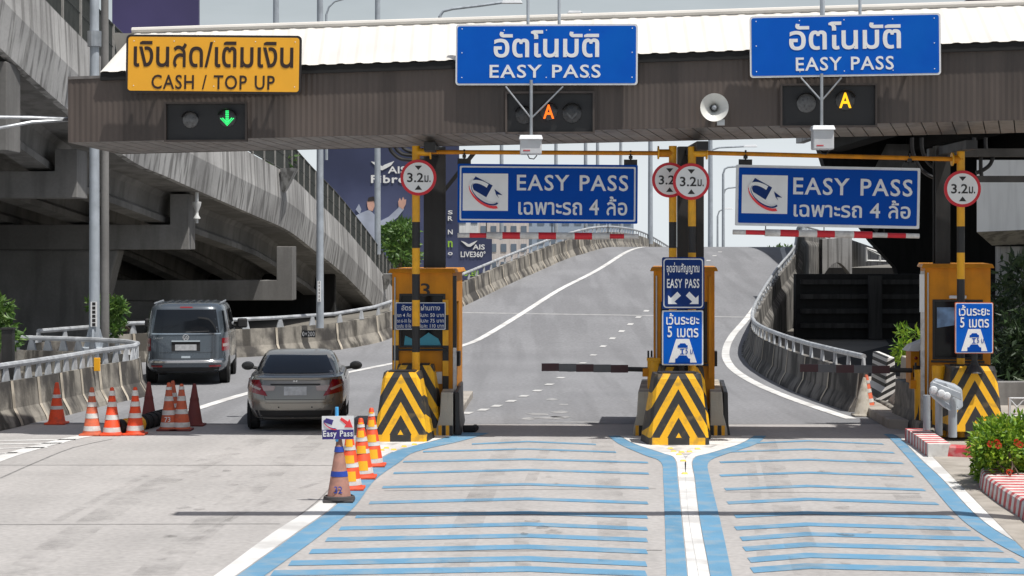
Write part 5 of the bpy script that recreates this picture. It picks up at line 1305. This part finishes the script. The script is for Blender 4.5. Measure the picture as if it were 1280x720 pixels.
# slate blue van
vp_ = G(232, 482); van = thing('van', 'slate blue passenger van driving away on the left under the viaduct', 'van', vp_, (0,0,R(5.5)))
VB = Body([(.30,.84,.16,4.6),(.36,.91,.06,4.75),(.44,.945,.02,4.85),(.58,.95,.0,4.88),(.62,.95,.06,4.88),(.80,.955,.075,4.85),(1.0,.955,.085,4.80),(1.12,.95,.095,4.6),(1.19,.945,.10,4.2),(1.35,.925,.125,4.0),(1.55,.895,.16,3.75),(1.72,.865,.20,3.5),(1.80,.845,.225,3.38),(1.87,.80,.29,3.25),(1.905,.73,.40,3.1),(1.925,.60,.6,2.9),(1.93,.35,.9,2.6)], 6.0)
VB.mesh().build('body', M['van'], van, smooth=True, angle=30)
VB.patch([(-.665,1.775),(.665,1.775),(.745,1.23),(-.745,1.23)], .006).build('rear_window', M['glass'], van, smooth=True)
for sg in (-1,1):
    VB.sidepatch([(.42,1.74),(1.55,1.74),(1.55,1.24),(.36,1.24)], sg, .006).build('side_window', M['glass'], van, smooth=True)
    VB.sidepatch([(1.68,1.74),(2.62,1.74),(2.70,1.24),(1.68,1.24)], sg, .006).build('side_window', M['glass'], van, smooth=True)
    VB.sidepatch([(2.78,1.72),(3.10,1.72),(3.75,1.24),(2.86,1.24)], sg, .006).build('side_window', M['glass'], van, smooth=True)
    VB.sidepatch([(.15,1.16),(4.5,1.12),(4.5,1.108),(.15,1.148)], sg, .004).build('side_trim', M['chrome'], van)
    VB.sidepatch([(1.612,1.18),(1.622,1.18),(1.622,.45),(1.612,.45)], sg, .004).build('door_seam', M['underbody'], van)
    VB.sidepatch([(2.742,1.78),(2.752,1.78),(2.80,.45),(2.79,.45)], sg, .004).build('door_seam', M['underbody'], van)
    VB.patch([(sg*.80,1.10),(sg*.938,1.10),(sg*.943,.80),(sg*.80,.80)], .010, nu=8).build('tail_light', M['taillight'], van, smooth=True)
    VB.patch([(sg*.82,.97),(sg*.935,.97),(sg*.938,.90),(sg*.82,.90)], .014, nu=6).build('reversing_lens', M['lens'], van, smooth=True)
    VB.patch([(sg*.52,.47),(sg*.78,.47),(sg*.78,.43),(sg*.52,.43)], .022, nu=6).build('reflector', M['taillight'], van)
    mr_ = MB().box((-.12,-.06,-.12),(.12,.06,.12)).build('mirror', M['underbody'], van, loc=(sg*1.12,3.55,1.32), bevel=.04)
    MB().tube([(sg*.90,3.6,1.24),(sg*1.05,3.56,1.27)], .03, 8).build('mirror_stem', M['underbody'], van)
    MB().tube([(sg*.74,.6,1.915),(sg*.74,2.9,1.915)], .022, 8).build('roof_rail', M['steel'], van, smooth=True)
VB.patch([(-.78,1.222),(.78,1.222),(.78,1.196),(-.78,1.196)], .014).build('chrome_strip', M['chrome'], van, smooth=True)
VB.patch([(-.92,.585),(.92,.585),(.92,.53),(-.92,.53)], .022).build('bumper_trim', M['chrome'], van, smooth=True)
VB.patch([(-.32,1.055),(.32,1.055),(.32,1.025),(-.32,1.025)], .030).build('plate_lamp_bar', M['chrome'], van, smooth=True)
VB.patch([(-.32,1.02),(.32,1.02),(.32,.80),(-.32,.80)], .004).build('plate_recess', M['underbody'], van)
VB.patch([(-.24,.96),(.24,.96),(.24,.82),(-.24,.82)], .012).build('number_plate', M['plate'], van)
VB.patch([(-.10,.69),(.10,.69),(.10,.64),(-.10,.64)], .012).build('tailgate_handle', M['chrome'], van)
VB.patch([(-.86,.625),(.86,.625),(.86,.615),(-.86,.615)], .004).build('tailgate_seam', M['underbody'], van)
VB.patch([(-.80,.772),(.80,.772),(.80,.765),(-.80,.765)], .003).build('tailgate_seam', M['underbody'], van)
VB.patch([(-.14,1.842),(.14,1.842),(.14,1.815),(-.14,1.815)], .012, nu=4, nv=2).build('brake_lamp', M['taillight'], van)
yb_ = VB.rear(0,1.13)
mb = MB(); mb.prism(ring2(0,1.125,.060,.074), yb_-.022, yb_-.005)
for pl_ in ([(-.038,1.168),(-.020,1.168),(0,1.130),(.020,1.168),(.038,1.168),(.006,1.112),(-.006,1.112)], [(-.060,1.145),(-.045,1.148),(-.028,1.098),(-.004,1.108),(.004,1.108),(.028,1.098),(.045,1.148),(.060,1.145),(.032,1.070),(.024,1.072),(0,1.096),(-.024,1.072),(-.032,1.070)]): mb.prism(pl_, yb_-.022, yb_-.008)
mb.build('emblem', M['chrome'], van)
text('CARAVELLE', -.74, 1.085, -.42, 1.125, VB.rear(-.6,1.1)-.012, M['chrome'], van, .02, 'model_lettering')
MB().tube([(0.0,VB.rear(0,1.24)-.03,1.245),(.12,VB.rear(0,1.3)-.025,1.25),(.52,VB.rear(.5,1.3)-.03,1.27)], .010, 6).build('wiper', M['black'], van)
VB.patch([(-.86,.42),(.86,.42),(.84,.32),(-.84,.32)], .010).build('bumper_lower', M['underbody'], van, smooth=True)
for k in range(7): MB().box((-.55+k*.17,.75,1.926),(-.47+k*.17,2.7,1.940)).build('roof_rib', M['van'], van, bevel=.006)
van.scale = (1,1,.965)
wheels(van, .83, (.95, 3.95), .345, .23)
MB().box((-.7,.35,.26),(.7,4.4,.34)).build('floor_pan', M['underbody'], van)

# ================================================================== LAMP POSTS, MASTS, CABLES
def post(name, px, py0, py1, Y, r0, label, mat='steelpaint', plate=None, arm=None):
    c = P(px, py1, Y); r = thing(name, label, 'lamp post', c)
    top = P(px, py0, Y) - c
    MB().tube([(0,0,0), top*.5, top], r0, 14, r1=r0*.8).build('pole', M[mat], r, smooth=True)
    if arm:
        MB().tube([top] + [P(a, b, Y) - c for a, b in arm], r0*.62, 8).build('arm', M[mat], r, smooth=True)
        e = P(*arm[-1], Y) - c; d = 1 if arm[-1][0] > px else -1
        MB().hexa([e+Vector((-.05,-.14,-.05)),e+Vector((d*.9,-.16,-.05)),e+Vector((d*.9,.16,-.05)),e+Vector((-.05,.14,-.05)),e+Vector((0,-.1,.08)),e+Vector((d*.8,-.1,.1)),e+Vector((d*.8,.1,.1)),e+Vector((0,.1,.08))]).build('luminaire', M['lightgrey'], r, bevel=.02)
    if plate:
        s = F/Y; z = (py1-plate[1])/s; z0 = (py1-plate[3])/s; x0 = (plate[0]-px)/s; x1 = (plate[2]-px)/s
        MB().box((x0,-r0-.02,z0),(x1,-r0-.006,z)).build('number_plate', M['white'], r)
        mb = MB(); n = 6
        for k in range(n):
            zz = z0 + (z-z0)*(k+.5)/n; mb.box((x0+.035,-r0-.023,zz-.035),(x1-.035,-r0-.0205,zz+.035))
        mb.build('plate_marks', M['ink'], r)
    return r
lp = post('lamp_post', 118, -60, 439, 43.5, .125, 'thick grey lamp post standing on the left barrier end behind the canopy', plate=(115,377,123,408))
MB().box((-.28,-.28,-.02),(.28,.28,.10)).build('base_plate', M['steelpaint'], lp, bevel=.02)
for a in (0, 90, 180, 270):
    MB().hexa([(.10,-.02,.1),(.24,-.02,.1),(.24,.02,.1),(.10,.02,.1),(.10,-.02,.5),(.13,-.02,.5),(.13,.02,.5),(.10,.02,.5)]).build('base_fin', M['steelpaint'], lp, rot=(0,0,R(a)))
MB().lathe([(.16,0),(.16,.35)], 14, (0,0,6.9)).build('clamp', M['steel'], lp)
post('lamp_post', 131, -60, 452, 46, .11, 'broad grey post close behind the thick lamp post at the canopy end', 'darkconc')
post('lamp_post', 400, -40, 410, 56, .11, 'slim grey lamp post rising from the far barrier left of booth 3', plate=(397.5,351,401.5,377))
post('lamp_post', 472, -40, 318, 97, .16, 'slim grey lamp post standing on the viaduct parapet before the large billboard')
post('lamp_post', 345, -40, 230, 75, .14, 'thin pole seen above the left part of the white roof', 'steelpaint')
post('lamp_post', 408, 18, 200, 110, .09, 'street lamp with bent arm seen above the white roof', 'steelpaint', arm=((411,9),(418,2),(432,-2),(446,-4)))
post('lamp_post', 550, 20, 290, 85, .10, 'street lamp with long level arm above the roof left of the middle blue sign', 'steelpaint', arm=((554,14),(566,11),(600,7),(628,3)))
post('lamp_post', 732, 40, 290, 120, .12, 'street lamp head just above the roof right of the middle blue sign', 'steelpaint', arm=((731,18),(727,15.5)))
for i, (px, py0, py1, Y) in enumerate(((627,150,300,140),(695,150,295,150),(747,150,290,160),(776,150,290,170),(813,150,305,118),(888,150,318,118))):
    post('lamp_post', px, py0, py1, Y, .16, ['pale far pole above the left end of the middle hanging sign','pale far pole above the centre of the middle hanging sign','pale far pole above the right part of the middle hanging sign','pale far pole above the right end of the middle hanging sign','pale far pole left of the middle booth column','pale far pole right of the middle booth column'][i], 'farsteel' if 'farsteel' in M else 'steelpaint')
for i, (px, top, out) in enumerate(((904,209,922),(904.5,235,921),(897,262,905))):
    Y = 150 + 25*i
    post('lamp_post', px, top+8, 318, Y, .12, ['far street lamp with curved arm left of the right hanging sign, tallest','far street lamp with curved arm left of the right hanging sign, middle','far street lamp with curved arm left of the right hanging sign, smallest'][i], 'steelpaint', arm=((px+2,top+2),(px+6,top),(out,top-1)))
post('lamp_post', 889, 190, 318, 130, .10, 'far street lamp whose long arm shows under the canopy right of the middle booth', 'steelpaint', arm=((891,187),(899,184.5),(930,183)))
# gantry arms at the left edge
ga = thing('sign_gantry_arm', 'pair of thin bright steel arms reaching in from the left edge to the canopy', 'gantry arm', P(-10,148,31.0))
c = P(-10,148,31.0)
MB().tube([P(-330,-200,31)-c, P(-330,530,31)-c], .14, 12).build('arm_post', M['steel'], ga, smooth=True)
MB().tube([P(-330,143,31)-c, P(40,147,31.2)-c, P(84,149,31.6)-c], .030, 8).build('arm', M['steel'], ga, smooth=True); MB().tube([P(-330,210,31)-c, P(-60,168,31)-c, P(0,160,31.0)-c, P(40,152.5,31.2)-c, P(84,150,31.6)-c], .028, 8).build('arm', M['steel'], ga, smooth=True)
# loops of cable under the canopy
def loops(lst, Y, label):
    c = P(*lst[0][0], Y); r = thing('cable_loop', label, 'cables', c)
    for pts_, rad in lst_iter(lst): MB().tube([p - c for p in crom([P(a, b, Y) for a, b in pts_], 5)], rad, 8).build('cable', M['black'], r, smooth=True)
def lst_iter(l): return [(x, .034) for x in l]
loops([((487,183),(490,190),(500,198),(515,200),(530,199)), ((494,183),(497,188),(505,193),(520,194)), ((503,183),(507,187),(516,190))], 33.4, 'black cable loops under the canopy beside the left column')
loops([((1140,172),(1141,190),(1150,210),(1165,221),(1180,224)), ((1152,172),(1153,188),(1160,203),(1172,212)), ((1218,172),(1216,185),(1217,196)), ((1243,190),(1238,205),(1228,213),(1220,216)), ((1232,172),(1233,188),(1240,192)), ((1226,196),(1226,212),(1228,226))], 33.0, 'tangle of black cables and conduits under the canopy at the right column')
# overhead cantilever beam in front of the plaza (its shadow crosses the lanes)
bm_ = thing('overhead_beam', 'steel cantilever beam overhead in front of the toll plaza', 'gantry', (7.4, 20.9, 0))
MB().box((-9.05,-.15,7.05),(0,.15,7.22)).build('beam', M['steel'], bm_); MB().tube([(.15,0,0),(.15,0,7.4)], .16, 14).build('gantry_post', M['steel'], bm_)

# ================================================================== BILLBOARDS AND FAR BUILDINGS
B1 = Sign('billboard', 'large navy billboard with a man raising his arm behind the viaduct railing', 'billboard', (404,120,574,352), 160)
B1.panel('face', M['bill'], 0, -.2, .2, .05)
B1.poly('bird_mark', [(464,202),(470,203),(478,208),(481,206),(493,201.5),(489,207),(484,210),(478,213),(474,212)], M['white'], -.26, -.21)
B1.text('AIS', 485, 208, 508, 217, M['white'], -.26, .04); B1.text('Fibre', 464, 219, 507, 229, M['white'], -.26, .06)
B1.poly('printed_arm', [(476,276),(486,271),(498,260),(500,252),(505,252),(505,262),(497,272),(486,280),(474,283)], M['shirt'], -.26, -.21)
B1.poly('printed_torso', [(452,266),(462,262),(476,276),(478,283),(466,310),(440,330),(430,300),(440,272)], M['shirt'], -.262, -.212)
B1.poly('printed_hand', [(498.5,258),(498,252),(500,247.5),(502,251),(504,246),(506,250),(508,249),(507.5,255),(504,262)], M['skin'], -.27, -.215)
B1.poly('printed_head', [(459,252),(462,247.5),(467,246.5),(469,251),(468.5,258),(466,264),(461,262.5),(459.5,258)], M['skin'], -.27, -.215)
B1.poly('printed_hair', [(459.5,252),(461,247),(467,245.5),(470,249),(469.5,256),(467.5,251)], M['hair'], -.29, -.272)
B1.poly('printed_hand', [(445,262),(449,255),(452,262),(450,268)], M['shirt'], -.275, -.22)
post_ = MB().box((-1.2,.3,-P(0,352,160).z-6),(-.6,.8,2)); 
B2 = Sign('billboard', 'narrow navy billboard panel beside the left column with white and lime letters', 'billboard', (553,251,573,348), 150)
B2.panel('face', M['bill'], 0, -.2, .2, .05)
for ch, y0, y1, mt in (('S',263,268,'white'),('R',270,276,'white'),('N',287,293,'white'),('n',301,309,'billgreen'),('o',315,319,'white')): B2.text(ch, 560, y0, 566, y1, M[mt], -.26, .05)
B3 = Sign('billboard', 'small navy billboard with white lettering between the left column and the ramp barrier', 'billboard', (573,297,615,350), 145)
B3.panel('face', M['bill'], 0, -.2, .2, .05)
B3.poly('bird_mark', [(576,301),(581,302.5),(586,305.5),(589,304),(597,300.5),(593,305),(588,308.5),(584,308)], M['white'], -.26, -.21)
B3.text('AIS', 591, 305.5, 606, 312, M['white'], -.26, .05); B3.text('LIVE360°', 576, 314, 607, 321.5, M['white'], -.26, .05); B3.text('TOLEN', 575, 338, 598, 345, M['billgreen'], -.26, .05)
B4 = Sign('billboard', 'dark plum billboard rising behind the left end of the white roof', 'billboard', (141,-70,249,60), 120)
B4.panel('face', M['billpurple'], 0, -.2, .2, .05)
for B_, Y in ((B1,160),(B2,150),(B3,145),(B4,120)):
    zc = B_.root.location.z; mb = MB()
    for fx in (-.3, .3): mb.box((B_.w*fx-.25,.25,-zc),(B_.w*fx+.25,.7,B_.h*.4))
    mb.build('support', M['darksteel'], B_.root)
def building(px0, px1, ptop, Y, depth, mat, label, cols, rows_, wm='bluewin'):
    x0 = P(px0,0,Y).x; x1 = P(px1,0,Y).x; zt = P(0,ptop,Y).z
    r = thing('building', label, 'building', ((x0+x1)/2, Y, 0)); hw_ = (x1-x0)/2
    MB().box((-hw_,0,-.5),(hw_,depth,zt)).build('wall', M[mat], r); MB().box((-hw_-.2,-.2,zt),(hw_+.2,depth+.2,zt+.4)).build('roof', M['darkconc'], r)
    cw = 2*hw_/cols; rh = zt/rows_
    for i in range(cols):
        for j in range(rows_):
            MB().box((-hw_+cw*(i+.22),-.05,rh*(j+.3)),(-hw_+cw*(i+.78),-.002,rh*(j+.75))).build('window', M['farglass'], r)
M['farglass'] = pbr('far_window', (.16,.20,.25), .2, var=.2, scale=.3)
building(598, 661, 232, 210, 12, 'palebldg', 'pale pinkish apartment block beyond the ramp under the middle hanging sign', 5, 5)
building(653, 792, 240, 260, 15, 'bluebldg', 'grey blue far building with glass bays behind the ramp crest', 9, 4)
building(571, 600, 262, 240, 10, 'whitewall', 'small white far house beside the navy billboards', 2, 3)
# white box and grey post at the far right
wb = thing('panelled_box', 'white panelled overhead box with a sloping underside at the right edge', 'elevated box', P(1260,260,46))
c = P(1260,260,46)
q = lambda px, py, Y: P(px, py, Y) - c
MB().hexa([q(1221,290,45),q(1330,285,45),q(1330,285,48),q(1221,290,48),q(1221,200,45),q(1330,200,45),q(1330,200,48),q(1221,200,48)]).build('box_body', M['whitewall'], wb)
MB().hexa([q(1240,307,46),q(1330,303,46),q(1330,303,47.5),q(1240,307,47.5),q(1221,290.3,45),q(1330,285.3,45),q(1330,285.3,48),q(1221,290.3,48)]).build('underside', M['barrier_clean'], wb)
MB().box((q(1252,0,46.3).x,.3,q(0,500,46.3).z),(q(1300,0,46.3).x,.9,q(0,308,46.3).z)).build('post', M['concpost'] if 'concpost' in M else M['parapet'], wb)
tag(MB().box((0,0,0),(6,.4,.6)).build('wire_fence_base', M['darkconc'], None, loc=(8.9,36,0)), 'low dark wall behind the right chevron nose', 'wall')
wf = thing('lattice_fence', 'white lattice fence panel behind the shrub at the right edge', 'fence', P(1262,520,33.5)); c = P(1262,520,33.5)
mb = MB()
for k in range(5):
    x = k*.26; mb.tube([(x,0,0),(x+.26,0,.30)], .014, 6); mb.tube([(x+.26,0,0),(x,0,.30)], .014, 6)
mb.tube([(0,0,.31),(1.4,0,.31)], .018, 6); mb.tube([(0,0,0),(1.4,0,0)], .018, 6); mb.build('lattice', M['lightgrey'], wf); MB().box((-.02,-.02,-.35),(.02,.02,.32)).build('fence_post', M['lightgrey'], wf)
rs = thing('control_cabinet', 'small orange cabinet with a white lid beside the right booth', 'cabinet', P(1147,475,33.2)); c = P(1147,475,33.2)
MB().box((-.12,0,-.55),(.16,.4,.5)).build('cabinet_body', M['orange'], rs); MB().hexa([(-.18,-.05,.5),(.2,-.05,.5),(.2,.45,.5),(-.18,.45,.5),(-.10,.0,.6),(.2,.0,.72),(.2,.4,.72),(-.1,.4,.6)]).build('lid', M['whitewall'], rs); MB().box((-.08,-.01,.05),(.12,-.002,.25)).build('panel', M['black'], rs)
MB().lathe([(.03,0),(.025,-.02),(.001,-.025)], 12, (-.03,-.002,.38), axis='Y').build('lamp', M['taillight'], rs)

# ================================================================== PLANTS
def leaves(name, mat, parent, blobs, leaf, asp=.5, o=Vector((0,0,0)), shell=.55):
    mb = MB()
    for (c, rad, n) in blobs:
        c = Vector(c) - o
        for _ in range(n):
            d = Vector((random.gauss(0,1), random.gauss(0,1), random.gauss(0,1))).normalized() * (shell + (1-shell)*random.random())
            p = c + Vector((d.x*rad[0], d.y*rad[1], d.z*rad[2]))
            L_ = leaf*random.uniform(.6, 1.3); t = (d*.7 + Vector((random.gauss(0,.6), random.gauss(0,.6), random.gauss(.1,.6)))).normalized()
            s = t.cross(Vector((random.gauss(0,1), random.gauss(0,1), random.gauss(0,1)))).normalized()*L_*asp*.5; nn = t.cross(s).normalized()*L_*.08
            mb.add([p, p+t*L_*.45+s+nn, p+t*L_, p+t*L_*.45-s+nn], [(0,1,2,3)])
    return mb.build(name, mat, parent, normals=False)
def tree(name, label, base, blobs, leaf, mat, trunk_r, cat='tree', asp=.5, limbs=4):
    b = Vector(base); r = thing(name, label, cat, b); mb = MB()
    cs = [Vector(x[0]) - b for x in blobs]
    mean = sum(cs, Vector()) / len(cs)
    if trunk_r:
        mb.tube([(0,0,0), Vector((0,0,mean.z*.4)) + Vector((mean.x*.3,mean.y*.3,0)), mean], trunk_r, 8, r1=trunk_r*.4)
        for c in cs[:limbs]: mb.tube([mean*.55, mean.lerp(c,.5)*.98, c], trunk_r*.45, 6, r1=trunk_r*.12)
        mb.build('trunk', M['bark'], r, smooth=True)
    leaves('crown', mat, r, blobs, leaf, asp, b)
    return r
# flowering shrub
sb = []
for _ in range(60):
    px = random.uniform(1228, 1330); py = random.uniform(531, 612) if px > 1240 else random.uniform(548, 598); Y = random.uniform(24.8, 26.6)
    sb.append((P(px, py, Y), (.22,.22,.18), 210))
base = G(1275, 618); shrub = thing('flowering_shrub', 'bright green shrub with small red flowers in the striped planter at the right edge', 'shrub', base)
leaves('foliage', M['leafbright'], shrub, sb, .095, .42, base, .4)
mb = MB()
for _ in range(16):
    t_ = random.choice(sb)[0] - base; mb.tube([(random.uniform(-.3,.5),random.uniform(-.2,.3),0), t_*.6, t_], .012, 5)
mb.build('stems', M['bark'], shrub)
for px, py, Y in ((1238,555,24.5),(1248,557,24.4),(1271,553,24.5),(1246,553,24.7),(1275,556,24.4),(1262,590,24.4)):
    c = P(px, py, Y); mb = MB()
    for _ in range(26):
        d = Vector((random.gauss(0,1),random.gauss(0,1),random.gauss(0,1))).normalized()*.026; s = d.cross(Vector((random.random(),1,random.random()))).normalized()*.016
        p = c + d - base; mb.add([p, p+d*.4+s, p+d*.8, p+d*.4-s], [(0,1,2,3)])
    mb.build('flower', M['flower'], shrub, normals=False)
def blobset(px0, px1, py0, py1, Y0, Y1, n, r, k):
    return [(P(random.uniform(px0,px1), random.uniform(py0,py1), random.uniform(Y0,Y1)), (r*random.uniform(.7,1.3),)*2 + (r*random.uniform(.6,1),), k) for _ in range(n)]
tree('broad_tree', 'dark green bushy tree in the shade at the right edge under the white box', (11.6,43,0), blobset(1243,1330,345,500,41,46,38,.55,150), .26, M['leafdark'], .14, limbs=10, asp=.3)
tree('young_tree', 'light green young plant behind the beige barrier beside the right booth', P(1133,478,38) - Vector((0,0,.3)), blobset(1124,1142,412,450,37.6,38.4,7,.13,42), .17, M['leafbright'], .02, 'plant', .3, 7)
tree('leafy_bush', 'bright green bush behind the thick lamp post near the van', G(138,452) + Vector((0,5,0)), blobset(124,149,378,415,49,51,7,.26,110), .2, M['leafmid'], .05, 'bush', .45, 7)
tree('leafy_bush', 'green bush at the left edge under the viaduct', P(-20,470,40)-Vector((0,0,.2)), blobset(-40,8,378,450,39,41,10,.35,110), .2, M['leafmid'], .05, 'bush', .45, 7)
tree('roadside_tree', 'light green round tree in front of the large navy billboard', (P(500,335,125).x,125,0), blobset(484,516,288,330,122,128,14,.75,150), .42, M['leafmid'], .18, limbs=10)
tree('creeper', 'green creeper growing on the viaduct railing under the canopy', P(345,230,72), blobset(332,362,196,212,71,74,5,.45,60), .3, M['leafmid'], .02, 'plant', .5, 4)
for i, (px, py) in enumerate(((992,316),(1008,315),(975,318),(1022,313))):
    c = P(px, py, 300); tree('far_tree', ['hazy far tree just above the ramp crest, second from left','hazy far tree just above the ramp crest, third from left','hazy far tree just above the ramp crest, leftmost','hazy far tree just above the ramp crest beside the right barrier'][i], (c.x,300,0), [((c.x+random.uniform(-1.5,1.5),300,c.z+random.uniform(-1,.4)),(1.4,1.2,.9),110) for _ in range(3)], .7, M['leafmid'], .25)
